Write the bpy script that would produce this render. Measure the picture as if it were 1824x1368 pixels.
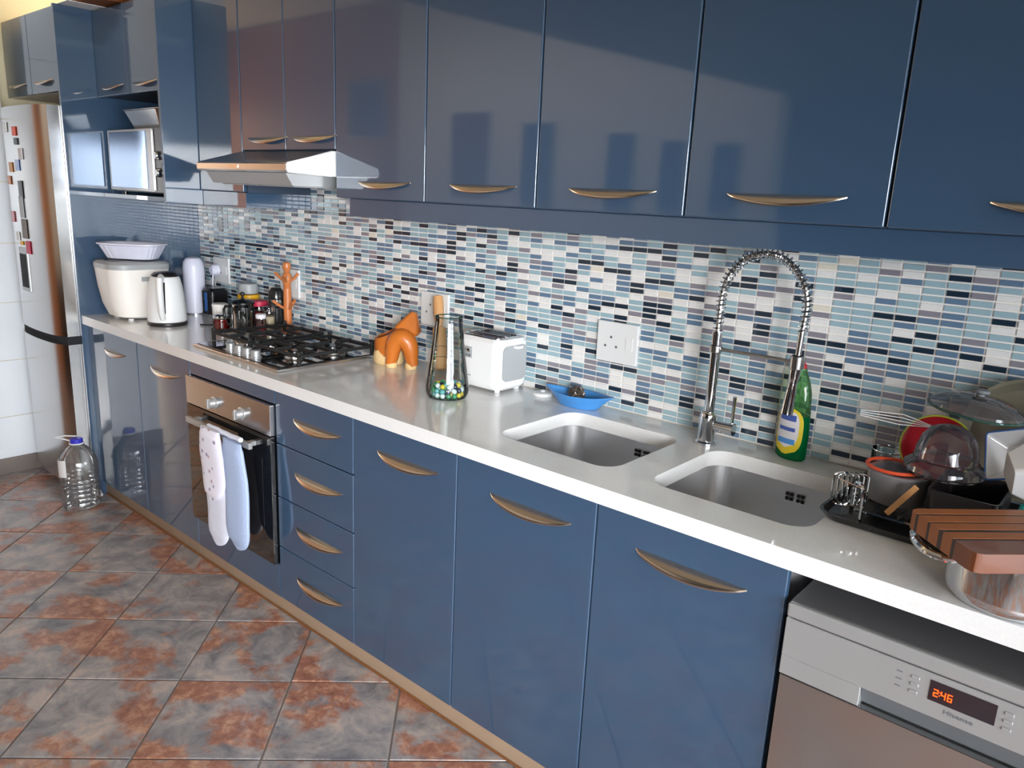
import bpy, bmesh, math, random
from mathutils import Matrix, Vector
R = math.radians
PI = math.pi
S = bpy.context.scene
for o in list(bpy.data.objects): bpy.data.objects.remove(o)
COL = S.collection

# ------------------------------------------------------------------ camera, world, light, exposure
cam_d = bpy.data.cameras.new('camera'); cam = bpy.data.objects.new('camera', cam_d); COL.objects.link(cam)
r_ = Vector((0.75229215, 0.6573155, 0.04464141)); u_ = Vector((-0.18818677, 0.14945369, 0.97069528)); f_ = Vector((-0.63138123, 0.73864736, -0.23613093))
cam.matrix_world = Matrix(((r_.x, u_.x, -f_.x, 3.3424), (r_.y, u_.y, -f_.y, -1.9634), (r_.z, u_.z, -f_.z, 1.5223), (0, 0, 0, 1)))
cam_d.sensor_fit = 'HORIZONTAL'; cam_d.sensor_width = 36; cam_d.lens = 1359.66 / 1824 * 36
cam_d.clip_start = 0.03
S.camera = cam
S.view_settings.view_transform = 'Standard'; S.view_settings.look = 'None'
S.view_settings.gamma = 1; S.view_settings.use_curve_mapping = False
S.view_settings.exposure = 0.2
W = bpy.data.worlds.new('world'); S.world = W; W.use_nodes = True
W.node_tree.nodes['Background'].inputs[0].default_value = (0.80, 0.90, 1.0, 1)
W.node_tree.nodes['Background'].inputs[1].default_value = 5.0


def area(name, loc, target, sx, sy, power, col=(1, 1, 1), spread=180):
    l = bpy.data.lights.new(name, 'AREA'); l.shape = 'RECTANGLE'; l.size = sx; l.size_y = sy
    l.energy = power; l.color = col; l.spread = math.radians(spread)
    o = bpy.data.objects.new(name, l); COL.objects.link(o); o.location = loc
    d = Vector(target) - Vector(loc)
    o.rotation_euler = d.to_track_quat('-Z', 'Y').to_euler()
    return o


# daylight coming in (downwards, from the sky) through the right and garden windows
area('window_daylight_right', (5.6, -1.85, 1.4), (-1.1, -0.5, 0.9), 1.7, 1.3, 7, (0.88, 0.94, 1.0), 55)
area('window_daylight_garden', (4.75, -3.02, 1.4), (1.0, -0.3, -1.0), 1.65, 1.0, 21, (0.96, 0.98, 1.0), 75)
area('window_daylight_garden_far', (4.6, -3.02, 1.4), (0.2, -0.1, 0.7), 1.5, 1.0, 14.5, (0.96, 0.98, 1.0), 50)
area('passage_fill', (-4.55, -2.2, 1.35), (0, -2.9, 1.2), 1.2, 1.9, 50, (1.0, 0.86, 0.64))  # added fill with no window behind it; lights the brown passage wood
area('upper_wall_fill', (-0.75, -0.95, 2.74), (-0.75, 0.0, 2.45), 0.9, 0.12, 6, (1.0, 0.95, 0.85), 110)  # added fill without a fixture, lifts the cream wall above the cabinets
# added fill, no lamp there: brightens the wall that the doors mirror
area('mirrored_wall_fill', (0.0, -1.95, 2.72), (0.0, -3.0, 1.7), 3.0, 0.12, 14, (1.0, 0.97, 0.93), 120)


# ------------------------------------------------------------------ materials
def s2l(c):
    return tuple(((x / 12.92) if x <= 0.04045 else ((x + 0.055) / 1.055) ** 2.4) for x in [v / 255 for v in c])


def mat(name, rgb, rough=0.5, metal=0.0, coat=0.0, coat_rough=0.05, var=0.06, scale=18.0, ior=1.5, bump=0.0, aniso=0.0, stretch=None, emit=None, rvar=0.05, coat_ior=1.5):
    m = bpy.data.materials.new(name); m.use_nodes = True
    nt = m.node_tree; b = nt.nodes['Principled BSDF']
    c = s2l(rgb)
    tc = nt.nodes.new('ShaderNodeTexCoord'); mp = nt.nodes.new('ShaderNodeMapping')
    nz = nt.nodes.new('ShaderNodeTexNoise'); nz.inputs['Scale'].default_value = scale; nz.inputs['Detail'].default_value = 4
    nt.links.new(tc.outputs['Object'], mp.inputs[0]); nt.links.new(mp.outputs[0], nz.inputs['Vector'])
    if stretch: mp.inputs['Scale'].default_value = stretch
    mx = nt.nodes.new('ShaderNodeMix'); mx.data_type = 'RGBA'
    mx.inputs['A'].default_value = (*[max(0, x * (1 - var)) for x in c], 1); mx.inputs['B'].default_value = (*[min(1, x * (1 + var)) for x in c], 1)
    nt.links.new(nz.outputs['Fac'], mx.inputs['Factor']); nt.links.new(mx.outputs['Result'], b.inputs['Base Color'])
    mr = nt.nodes.new('ShaderNodeMapRange'); mr.inputs['To Min'].default_value = max(0, rough - rvar); mr.inputs['To Max'].default_value = min(1, rough + rvar)
    nt.links.new(nz.outputs['Fac'], mr.inputs['Value']); nt.links.new(mr.outputs['Result'], b.inputs['Roughness'])
    b.inputs['Metallic'].default_value = metal; b.inputs['IOR'].default_value = ior
    b.inputs['Coat Weight'].default_value = coat; b.inputs['Coat IOR'].default_value = coat_ior; b.inputs['Coat Roughness'].default_value = coat_rough
    if bump:
        bp = nt.nodes.new('ShaderNodeBump'); bp.inputs['Strength'].default_value = bump; bp.inputs['Distance'].default_value = 0.002
        nt.links.new(nz.outputs['Fac'], bp.inputs['Height']); nt.links.new(bp.outputs[0], b.inputs['Normal'])
    if emit:
        b.inputs['Emission Color'].default_value = (*s2l(emit[0]), 1); b.inputs['Emission Strength'].default_value = emit[1]
    return m


def glass_mat(name, tint=(255, 255, 255), refl=0.05, density=0.0, dens_col=(255, 255, 255)):
    """thin-walled clear glass or plastic: fresnel reflection over tinted transparency"""
    m = bpy.data.materials.new(name); m.use_nodes = True; nt = m.node_tree; nt.nodes.clear()
    out = nt.nodes.new('ShaderNodeOutputMaterial'); tr = nt.nodes.new('ShaderNodeBsdfTransparent'); gl = nt.nodes.new('ShaderNodeBsdfGlossy')
    nz = nt.nodes.new('ShaderNodeTexNoise'); nz.inputs['Scale'].default_value = 14
    cr = nt.nodes.new('ShaderNodeMix'); cr.data_type = 'RGBA'; c = s2l(tint)
    cr.inputs['A'].default_value = (*[x * 0.95 for x in c], 1); cr.inputs['B'].default_value = (*c, 1)
    nt.links.new(nz.outputs['Fac'], cr.inputs['Factor']); nt.links.new(cr.outputs['Result'], tr.inputs[0])
    gl.inputs['Roughness'].default_value = 0.03
    lw = nt.nodes.new('ShaderNodeFresnel'); lw.inputs['IOR'].default_value = 1.36
    ad = nt.nodes.new('ShaderNodeMath'); ad.operation = 'ADD'; ad.inputs[1].default_value = refl
    nt.links.new(lw.outputs[0], ad.inputs[0])
    mx = nt.nodes.new('ShaderNodeMixShader'); nt.links.new(ad.outputs[0], mx.inputs[0]); nt.links.new(tr.outputs[0], mx.inputs[1]); nt.links.new(gl.outputs[0], mx.inputs[2])
    last = mx
    if density:
        df = nt.nodes.new('ShaderNodeBsdfDiffuse'); df.inputs[0].default_value = (*s2l(dens_col), 1)
        m2 = nt.nodes.new('ShaderNodeMixShader'); m2.inputs[0].default_value = density
        nt.links.new(mx.outputs[0], m2.inputs[1]); nt.links.new(df.outputs[0], m2.inputs[2]); last = m2
    nt.links.new(last.outputs[0], out.inputs[0])
    return m


M = {}
M['blue'] = mat('gloss_blue_lacquer', (49, 76, 104), 0.45, coat=1.0, coat_rough=0.05, var=0.03, scale=3, coat_ior=1.7)
M['blue_matt'] = mat('blue_board', (48, 80, 118), 0.5, coat=0.4, coat_rough=0.2, var=0.04)
M['carcass'] = mat('carcass_blue_grey', (60, 74, 92), 0.6, var=0.04)
M['niche'] = mat('niche_back', (38, 52, 68), 0.6)
M['steel'] = mat('brushed_steel', (196, 194, 192), 0.22, 1.0, var=0.02, scale=30, stretch=(1, 1, 12), rvar=0.015)
M['steel_sink'] = mat('satin_sink_steel', (236, 236, 238), 0.33, 0.95, var=0.03, scale=40, stretch=(8, 1, 1))
M['steel_soft'] = mat('silver_enamel', (178, 179, 180), 0.38, 0.55, var=0.03)
M['chrome'] = mat('polished_chrome', (215, 217, 220), 0.06, 1.0, var=0.02, rvar=0.01)
M['handle'] = mat('satin_nickel_handle', (206, 192, 178), 0.25, 1.0, var=0.05, stretch=(4, 1, 1))
M['black'] = mat('black_enamel', (20, 20, 22), 0.28, coat=0.3, var=0.15)
M['glass_black'] = mat('black_glass', (9, 9, 11), 0.06, coat=1.0, coat_rough=0.03, var=0.1, rvar=0.01)
M['iron'] = mat('cast_iron', (26, 26, 27), 0.55, var=0.2, scale=90, bump=0.3)
M['dark'] = mat('dark_recess', (16, 18, 22), 0.7)
M['white'] = mat('white_plastic', (232, 232, 232), 0.35, coat=0.2, var=0.02)
M['white_warm'] = mat('cream_plastic', (242, 237, 230), 0.4, coat=0.15, var=0.02)
M['white_cool'] = mat('cool_white_plastic', (222, 222, 238), 0.4, coat=0.15, var=0.02)
M['grey_lid'] = mat('grey_plastic', (165, 168, 170), 0.4, var=0.03)
M['quartz'] = mat('speckled_pale_quartz', (226, 225, 224), 0.3, coat=0.7, coat_rough=0.07, var=0.07, scale=160, rvar=0.04)
M['grout'] = mat('cream_grout', (240, 234, 228), 0.8, var=0.05, scale=60)
M['wall_cream'] = mat('cream_wall_paint', (240, 226, 190), 0.8, var=0.02, scale=4)
M['wall_beige'] = mat('beige_wall_paint', (222, 212, 200), 0.8, var=0.03, scale=4)
M['ceiling'] = mat('ceiling_paint', (232, 222, 198), 0.85, var=0.02, scale=3)
M['gable'] = mat('dark_timber_gable', (62, 54, 50), 0.7, var=0.15, scale=6, stretch=(1, 1, 12))
M['white_tile'] = mat('white_glazed_tile', (234, 239, 246), 0.25, coat=0.3, var=0.015, scale=5)
M['skirt'] = mat('grey_stone_skirting', (122, 112, 106), 0.5, var=0.15, scale=9)
M['plinth'] = mat('tan_plinth_board', (158, 134, 112), 0.55, var=0.1, scale=12)
M['dirt'] = mat('brown_sealant', (120, 74, 34), 0.7, var=0.3, scale=30)
M['oak'] = mat('warm_brown_wood', (176, 112, 54), 0.45, var=0.22, scale=7, stretch=(1, 1, 0.12))
M['wood_or'] = mat('orange_varnished_wood', (190, 104, 32), 0.4, coat=0.2, var=0.35, scale=10, stretch=(1, 1, 0.3))
M['wood_in'] = mat('brown_hollow_wood', (140, 72, 32), 0.6, var=0.2)
M['wood_pale'] = mat('pale_bark_wood', (222, 190, 138), 0.6, var=0.2, scale=25, bump=0.5)
M['wood_pin'] = mat('tan_turned_wood', (214, 158, 104), 0.45, var=0.12, scale=14, stretch=(1, 1, 0.2))
M['wood_tree'] = mat('beech_wood', (202, 120, 66), 0.4, coat=0.2, var=0.12, scale=12, stretch=(1, 1, 0.2))
M['wicker'] = mat('brown_wicker', (122, 70, 30), 0.7, var=0.35, scale=70, bump=0.8)
M['paper'] = mat('white_paper', (235, 235, 235), 0.7, var=0.02)
M['cloth'] = mat('white_quilted_cloth', (216, 218, 232), 0.9, var=0.06, scale=40, bump=0.6)
M['cloth_blue'] = mat('pale_blue_terry', (168, 184, 216), 0.95, var=0.08, scale=120, bump=0.9)
M['bluedish'] = mat('sky_blue_plastic', (74, 146, 214), 0.35, coat=0.2, var=0.04)
M['scour'] = mat('steel_wool', (128, 118, 110), 0.35, 0.85, var=0.25, scale=200)
M['red'] = mat('red_plastic', (176, 34, 44), 0.35, coat=0.3)
M['orange'] = mat('orange_silicone', (226, 84, 48), 0.4)
M['teal'] = mat('teal_plastic', (24, 150, 140), 0.4)
M['navy'] = mat('navy_ceramic', (40, 44, 92), 0.2, coat=0.5)
M['ceramic'] = mat('white_ceramic', (226, 226, 228), 0.18, coat=0.6, var=0.02)
M['blueline'] = mat('blue_rim_glaze', (60, 108, 180), 0.25, coat=0.5)
M['yellow'] = mat('yellow_lid', (232, 176, 36), 0.4)
M['pink'] = mat('pink_red_lid', (196, 44, 76), 0.4)
M['jam'] = mat('dark_red_jam', (120, 22, 22), 0.2, coat=0.6)
M['spice'] = mat('pale_spice', (196, 176, 150), 0.7, var=0.2, scale=90)
M['coffee'] = mat('dark_coffee', (34, 30, 32), 0.3)
M['labelyellow'] = mat('yellow_paper_label', (226, 200, 40), 0.5)
M['labelwhite'] = mat('white_paper_label', (226, 222, 226), 0.5)
M['labelblue'] = mat('blue_print', (70, 96, 172), 0.5)
M['bluecap'] = mat('royal_blue_cap', (52, 52, 178), 0.4)
M['soap'] = glass_mat('green_bottle_plastic', (70, 200, 120), 0.02, 0.62, (0, 112, 60))
M['soap_clear'] = glass_mat('pale_green_empty_bottle', (190, 232, 190), 0.03, 0.15, (110, 170, 110))
M['glass'] = glass_mat('clear_glass', (244, 248, 247), 0.05)
M['glass_grey'] = glass_mat('smoky_glass', (212, 208, 216), 0.06, 0.10, (150, 146, 156))
M['glass_edge'] = glass_mat('green_tinted_glass_rim', (120, 160, 150), 0.1, 0.3, (70, 110, 100))
M['pet'] = glass_mat('clear_water_bottle_plastic', (238, 238, 236), 0.07, 0.08, (200, 200, 205))
M['display'] = mat('red_led', (255, 60, 20), 0.4, emit=((255, 70, 10), 3.5))
M['ledbg'] = mat('display_window', (36, 26, 34), 0.15, coat=0.6)
M['shadedtop'] = mat('shaded_grey_top', (86, 86, 88), 0.5)  # dishwasher top grey, darkened for the shade under the worktop
M['print'] = mat('grey_print', (100, 104, 108), 0.6)
M['tubgrey'] = mat('translucent_grey_plastic', (132, 130, 134), 0.3, coat=0.2)
M['limerim'] = mat('lime_rim', (160, 170, 40), 0.4)
M['brownstripe'] = mat('walnut_strip', (40, 20, 14), 0.45, coat=0.1, var=0.2, scale=16)
M['amberstripe'] = mat('oak_strip', (150, 86, 36), 0.45, coat=0.1, var=0.18, scale=16)
M['endgrain'] = mat('cherry_edge', (112, 62, 36), 0.35, coat=0.3, var=0.12)
M['picture'] = mat('blue_canvas', (50, 70, 120), 0.7, var=0.4, scale=9)
M['picture_red'] = mat('plum_canvas', (96, 58, 84), 0.7, var=0.4, scale=9)
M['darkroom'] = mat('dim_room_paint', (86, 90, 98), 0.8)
for i, (n, c) in enumerate([('pale_blue', (160, 188, 198)), ('slate_blue', (104, 130, 156)), ('navy', (34, 50, 66)), ('white', (238, 236, 234)), ('mauve_grey', (142, 138, 148)), ('cream', (232, 224, 208))]):
    M['mos%d' % i] = mat('mosaic_' + n, c, 0.2, coat=0.5, coat_rough=0.06, var=0.06, scale=50)
for n, c in [('green', (50, 140, 92)), ('yellow', (206, 188, 44)), ('sea', (92, 168, 170)), ('clear', (208, 224, 220)), ('ink', (28, 40, 70))]:
    M['mb_' + n] = mat('marble_' + n, c, 0.08, coat=1.0, var=0.15, scale=80)


def slate_mat():
    m = bpy.data.materials.new('multicolour_slate_tile'); m.use_nodes = True; nt = m.node_tree; b = nt.nodes['Principled BSDF']
    L = nt.links.new
    g = nt.nodes.new('ShaderNodeNewGeometry'); oi = nt.nodes.new('ShaderNodeObjectInfo')
    sc = nt.nodes.new('ShaderNodeVectorMath'); sc.operation = 'SCALE'; sc.inputs[0].default_value = (37, 61, 23); L(oi.outputs['Random'], sc.inputs['Scale'])
    ad = nt.nodes.new('ShaderNodeVectorMath'); ad.operation = 'ADD'; L(g.outputs['Position'], ad.inputs[0]); L(sc.outputs[0], ad.inputs[1])

    def noise(s, d, dist, rough=0.55):
        n = nt.nodes.new('ShaderNodeTexNoise'); n.inputs['Scale'].default_value = s; n.inputs['Detail'].default_value = d
        n.inputs['Distortion'].default_value = dist; n.inputs['Roughness'].default_value = rough; L(ad.outputs[0], n.inputs['Vector']); return n
    n1 = noise(4.6, 6, 0.25, 0.6); n2 = noise(9, 8, 0.5, 0.68); n3 = noise(24, 6, 0.3, 0.7)
    base = nt.nodes.new('ShaderNodeValToRGB'); e = base.color_ramp.elements
    e[0].position = 0.33; e[0].color = (*s2l((104, 102, 108)), 1); e[1].position = 0.70; e[1].color = (*s2l((196, 172, 158)), 1)
    for p, c in [(0.44, (134, 130, 132)), (0.55, (160, 152, 150))]:
        k = e.new(p); k.color = (*s2l(c), 1)
    L(n2.outputs['Fac'], base.inputs['Fac'])
    mk = nt.nodes.new('ShaderNodeValToRGB'); k = mk.color_ramp.elements; k[0].position = 0.485; k[0].color = (0, 0, 0, 1); k[1].position = 0.56; k[1].color = (1, 1, 1, 1)
    L(n1.outputs['Fac'], mk.inputs['Fac'])
    rust = nt.nodes.new('ShaderNodeValToRGB'); e = rust.color_ramp.elements
    e[0].position = 0.35; e[0].color = (*s2l((132, 88, 74)), 1); e[1].position = 0.7; e[1].color = (*s2l((204, 160, 132)), 1)
    k = e.new(0.5); k.color = (*s2l((160, 110, 90)), 1)
    L(n3.outputs['Fac'], rust.inputs['Fac'])
    mx = nt.nodes.new('ShaderNodeMix'); mx.data_type = 'RGBA'; L(mk.outputs[0], mx.inputs['Factor']); L(base.outputs[0], mx.inputs['A']); L(rust.outputs[0], mx.inputs['B'])
    L(mx.outputs['Result'], b.inputs['Base Color'])
    b.inputs['Roughness'].default_value = 0.33
    b.inputs['Coat Weight'].default_value = 0.25; b.inputs['Coat Roughness'].default_value = 0.2
    bp = nt.nodes.new('ShaderNodeBump'); bp.inputs['Strength'].default_value = 0.35; bp.inputs['Distance'].default_value = 0.004
    L(n2.outputs['Fac'], bp.inputs['Height']); L(bp.outputs[0], b.inputs['Normal'])
    return m


M['slate'] = slate_mat()


# ------------------------------------------------------------------ geometry builder
class G:
    def __init__(s): s.bm = bmesh.new(); s.T = Matrix(); s.mi = 0

    def _v(s, p): return s.bm.verts.new(s.T @ Vector(p))

    def _f(s, vs):
        try:
            f = s.bm.faces.new(vs); f.material_index = s.mi; return f
        except ValueError: return None

    def box(s, x0, x1, y0, y1, z0, z1, bev=0.0, seg=2):
        vs = [s._v(p) for p in [(x0, y0, z0), (x1, y0, z0), (x1, y1, z0), (x0, y1, z0), (x0, y0, z1), (x1, y0, z1), (x1, y1, z1), (x0, y1, z1)]]
        fs = [s._f([vs[i] for i in q]) for q in [(3, 2, 1, 0), (4, 5, 6, 7), (0, 1, 5, 4), (1, 2, 6, 5), (2, 3, 7, 6), (3, 0, 4, 7)]]
        if bev > 0:
            es = set(e for f in fs for e in f.edges)
            bmesh.ops.bevel(s.bm, geom=list(es), offset=bev, segments=seg, affect='EDGES', profile=0.5, clamp_overlap=True)
        return s

    def loft(s, rings, closed=True, cap0=True, cap1=True):
        R_ = [[s._v(p) for p in r] for r in rings]; n = len(R_[0])
        for a, b in zip(R_, R_[1:]):
            for i in range(n if closed else n - 1):
                j = (i + 1) % n
                s._f([a[i], a[j], b[j], b[i]])
        if cap0: s._f(list(reversed(R_[0])))
        if cap1: s._f(R_[-1])
        return s

    def lathe(s, cx, cy, prof, n=28, cap0=True, cap1=True, sx=1.0, sy=1.0):
        return s.loft([[(cx + r * sx * math.cos(2 * PI * i / n), cy + r * sy * math.sin(2 * PI * i / n), z) for i in range(n)] for r, z in prof], True, cap0, cap1)

    def tube(s, pts, r, n=10, closed=False, rr=None):
        pts = [Vector(p) for p in pts]; rings = []; N = len(pts); up = None
        for i, p in enumerate(pts):
            if closed: t = pts[(i + 1) % N] - pts[i - 1]
            else: t = pts[min(i + 1, N - 1)] - pts[max(i - 1, 0)]
            t.normalize()
            if up is None:
                up = Vector((0, 0, 1)) if abs(t.z) < 0.9 else Vector((1, 0, 0))
            a = (up - t * up.dot(t))
            if a.length < 1e-6: a = t.orthogonal()
            a.normalize(); up = a; b = t.cross(a)
            q = rr[i] if rr else r
            rings.append([p + a * (q * math.cos(2 * PI * k / n)) + b * (q * math.sin(2 * PI * k / n)) for k in range(n)])
        if closed: rings.append(rings[0]); s.loft(rings, True, False, False); bmesh.ops.remove_doubles(s.bm, verts=s.bm.verts, dist=1e-6)
        else: s.loft(rings)
        return s

    def prism(s, poly, a0, a1, axis='z'):
        def P(p, a):
            return {'z': (p[0], p[1], a), 'y': (p[0], a, p[1]), 'x': (a, p[0], p[1])}[axis]
        return s.loft([[P(p, a0) for p in poly], [P(p, a1) for p in poly]])

    def sphere(s, c, r, n=14, m=8, sz=1.0, sx=1.0, sy=1.0):
        prof = [(r * math.sin(PI * (k + 0.02 if k == 0 else (k - 0.02 if k == m else k)) / m), c[2] - r * sz * math.cos(PI * k / m)) for k in range(m + 1)]
        return s.lathe(c[0], c[1], prof, n, sx=sx, sy=sy)


def rrect(x0, x1, y0, y1, r, n=5):
    out = []
    for cx, cy, a0 in [(x1 - r, y1 - r, 0), (x0 + r, y1 - r, 90), (x0 + r, y0 + r, 180), (x1 - r, y0 + r, 270)]:
        for k in range(n + 1):
            a = R(a0 + 90 * k / n); out.append((cx + r * math.cos(a), cy + r * math.sin(a)))
    return out


MW = {}


def mesh_of(name, g, mats, angle=32):
    bm = g.bm
    bmesh.ops.recalc_face_normals(bm, faces=bm.faces)
    for f in bm.faces: f.smooth = True
    for e in bm.edges:
        if len(e.link_faces) == 2 and e.calc_face_angle(0) > R(angle): e.smooth = False
    me = bpy.data.meshes.new(name); bm.to_mesh(me); bm.free()
    for m in (mats if isinstance(mats, (list, tuple)) else [mats]): me.materials.append(M[m])
    return me


def thing(name, label, cat, loc=(0, 0, 0), rotz=0, group=None):
    o = bpy.data.objects.new(name, None); COL.objects.link(o); o.location = loc; o.rotation_euler = (0, 0, rotz)
    o.empty_display_size = 0.05
    o['label'] = label; o['category'] = cat
    if group: o['group'] = group
    MW[o.name] = Matrix.Translation(loc) @ Matrix.Rotation(rotz, 4, 'Z')
    return o


def wn(o):
    if len(o.data.polygons) > 6:
        m = o.modifiers.new('weighted_normals', 'WEIGHTED_NORMAL'); m.mode = 'FACE_AREA'; m.weight = 100; m.keep_sharp = True
    return o


def part(name, g, mats, parent, local=False, label=None, stuff=False, angle=32):
    P = MW[parent.name]
    if not local: bmesh.ops.transform(g.bm, matrix=P.inverted(), verts=g.bm.verts)
    o = bpy.data.objects.new(name, mesh_of(name, g, mats, angle)); COL.objects.link(o); o.parent = parent; wn(o)
    MW[o.name] = P
    if label: o['label'] = label
    if stuff: o['kind'] = 'stuff'
    return o


def single(name, g, mats, label, cat, group=None, angle=32):
    """a one-mesh thing; origin moved to its base"""
    xs = [v.co.copy() for v in g.bm.verts]
    c = Vector((sum(v.x for v in xs) / len(xs), sum(v.y for v in xs) / len(xs), min(v.z for v in xs)))
    bmesh.ops.translate(g.bm, vec=-c, verts=g.bm.verts)
    o = bpy.data.objects.new(name, mesh_of(name, g, mats, angle)); COL.objects.link(o); o.location = c; wn(o)
    o['label'] = label; o['category'] = cat
    if group: o['group'] = group
    MW[o.name] = Matrix.Translation(c)
    return o


def struct(name, g, mats):
    o = bpy.data.objects.new(name, mesh_of(name, g, mats)); COL.objects.link(o); o['kind'] = 'structure'; MW[o.name] = Matrix()
    return o


def text_mesh(body, size, depth=0.0004):
    c = bpy.data.curves.new('lettering', 'FONT'); c.body = body; c.size = size; c.extrude = depth; c.align_x = 'LEFT'
    o = bpy.data.objects.new('lettering', c); COL.objects.link(o)
    dg = bpy.context.evaluated_depsgraph_get(); me = bpy.data.meshes.new_from_object(o.evaluated_get(dg))
    COL.objects.unlink(o); bpy.data.objects.remove(o)
    g = G(); g.bm.from_mesh(me); return g


# ================================================================== SETTING
ZC = 0.90           # worktop top
YB = -0.58          # base door face
YU = -0.32          # wall cabinet door face
CEIL = 2.78


def clip(poly, inside, cut):
    out = []
    for i in range(len(poly)):
        a, b = poly[i - 1], poly[i]
        ia, ib = inside(a), inside(b)
        if ia != ib: out.append(cut(a, b))
        if ib: out.append(b)
    return out


def clip_rect(poly, x0, x1, y0, y1):
    for ax, v, sgn in [(0, x0, 1), (0, x1, -1), (1, y0, 1), (1, y1, -1)]:
        ins = lambda p: (p[ax] - v) * sgn >= 0

        def cut(a, b):
            t = (v - a[ax]) / (b[ax] - a[ax]); return (a[0] + t * (b[0] - a[0]), a[1] + t * (b[1] - a[1]))
        if poly: poly = clip(poly, ins, cut)
    return poly


# floor: grout bed and every slate tile laid on the diagonal
g = G(); g.box(-4.7, 5.7, -6.1, 0.0, -0.06, -0.004); floor = struct('floor', g, 'skirt')
th = R(43.65); ca, sa = math.cos(th), math.sin(th); pitch = 0.347; gap = 0.006
rnd = random.Random(4)
for i in range(-12, 26):
    for j in range(-16, 12):
        a0, a1 = -0.1726 + i * pitch + gap / 2, -0.1726 + (i + 1) * pitch - gap / 2       # along the cabinets' 45 degree line
        b0, b1 = -1.567 + j * pitch + gap / 2, -1.567 + (j + 1) * pitch - gap / 2
        q = [(a0, b0), (a1, b0), (a1, b1), (a0, b1)]
        P = [(ca * a - sa * b, sa * a + ca * b) for a, b in q]
        P = clip_rect(P, -1.8, 3.9, -3.0, -0.54)
        if len(P) < 3: continue
        A = 0.5 * abs(sum(P[k - 1][0] * P[k][1] - P[k][0] * P[k - 1][1] for k in range(len(P))))
        if A < 0.0015: continue
        g = G(); dz = rnd.uniform(-0.0006, 0.0006)
        cx = sum(p[0] for p in P) / len(P); cy = sum(p[1] for p in P) / len(P)
        in_ = [(p[0] + (cx - p[0]) * 0.012, p[1] + (cy - p[1]) * 0.012) for p in P]
        g.loft([[(x, y, -0.012) for x, y in P], [(x, y, -0.0015 + dz) for x, y in P], [(x, y, dz) for x, y in in_]])
        part('tile', g, 'slate', floor)
g = G(); g.box(-4.7, -1.8, -6.1, -0.0, -0.004, 0.0); g.box(-1.8, 5.7, -6.1, -3.0, -0.004, 0.0); g.box(3.9, 5.7, -3.0, 0.0, -0.004, 0.0)
part('tile', g, 'slate', floor, stuff=True)

# back wall with the mosaic splashback
g = G(); g.box(-1.35, 5.7, 0.0, 0.15, -0.05, 3.0)
wall_back = struct('wall_back', g, 'wall_cream')
X0, X1 = -0.494, 3.62; PX, PZ = 0.0492, 0.0172; TW, TH = 0.0450, 0.0138
g = G(); g.box(X0, X1, -0.003, 0.0005, 0.9, 1.56); g.box(0.45, 1.16, -0.003, 0.0005, 1.56, 1.70)
part('grout_bed', g, 'grout', wall_back)
wm = []
for k, w in enumerate([36, 23, 13, 18, 9, 1]): wm += [k] * w
cells = []
for iz in range(47):
    z = 0.9035 + iz * PZ
    for ix in range(84):
        x = X0 + 0.002 + ix * PX
        if x + TW > X1: continue
        if z + TH > 1.555 and not (0.46 < x < 1.11 and z + TH < 1.70): continue
        k = rnd.choice(wm)
        d = (Vector((x, 0, z)) - cam.location)
        score = 1 / (d.length ** 2) * abs(d.normalized().y)
        if z > 1.44 or x > 3.12 or (x > 2.9 and z < 1.2): score *= 0.2
        cells.append((score, x, z, k))
cells.sort(reverse=True)
proto = {}
for k in range(6):
    g = G(); g.box(0, TW, -0.0065, -0.0025, 0, TH)
    for v in g.bm.verts:
        if v.co.y < -0.005: v.co.x += 0.0007 if v.co.x < TW / 2 else -0.0007; v.co.z += 0.0007 if v.co.z < TH / 2 else -0.0007
    proto[k] = mesh_of('tile', g, 'mos%d' % k)
for sc, x, z, k in cells[:295]:
    o = bpy.data.objects.new('tile', proto[k]); COL.objects.link(o); o.parent = wall_back; o.location = (x, 0, z)
g = G()
for sc, x, z, k in cells[295:]:
    g.mi = k; y0, y1, e = -0.0065, -0.0025, 0.0007
    A = [g._v(p) for p in [(x, y1, z), (x + TW, y1, z), (x + TW, y1, z + TH), (x, y1, z + TH)]]
    B = [g._v(p) for p in [(x + e, y0, z + e), (x + TW - e, y0, z + e), (x + TW - e, y0, z + TH - e), (x + e, y0, z + TH - e)]]
    g._f(B)
    for q in range(4): g._f([A[q], A[(q + 1) % 4], B[(q + 1) % 4], B[q]])
part('tile', g, ['mos%d' % k for k in range(6)], wall_back, stuff=True)

# left stub wall faced with large white tiles
g = G(); g.box(-1.35, -1.108, -1.16, -0.66, -0.05, 3.0); g.box(-1.35, -1.2, -0.66, 0.0, -0.05, 3.0)
wall_left = struct('wall_left', g, 'wall_cream')
for iz in range(9):
    z0 = 0.0 + 0.008 + iz * 0.2965; z1 = min(z0 + 0.2935, 2.7)
    for y0, y1 in [(-1.16, -1.112), (-1.109, -0.66)]:
        g = G(); g.box(-1.108, -1.1, y0, y1, z0, z1, 0.001, 1); part('tile', g, 'white_tile', wall_left)
g = G(); g.box(-1.0995, -1.088, -1.17, -0.645, 0.0, 0.085, 0.003); struct('baseboard_left', g, 'skirt')
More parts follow.
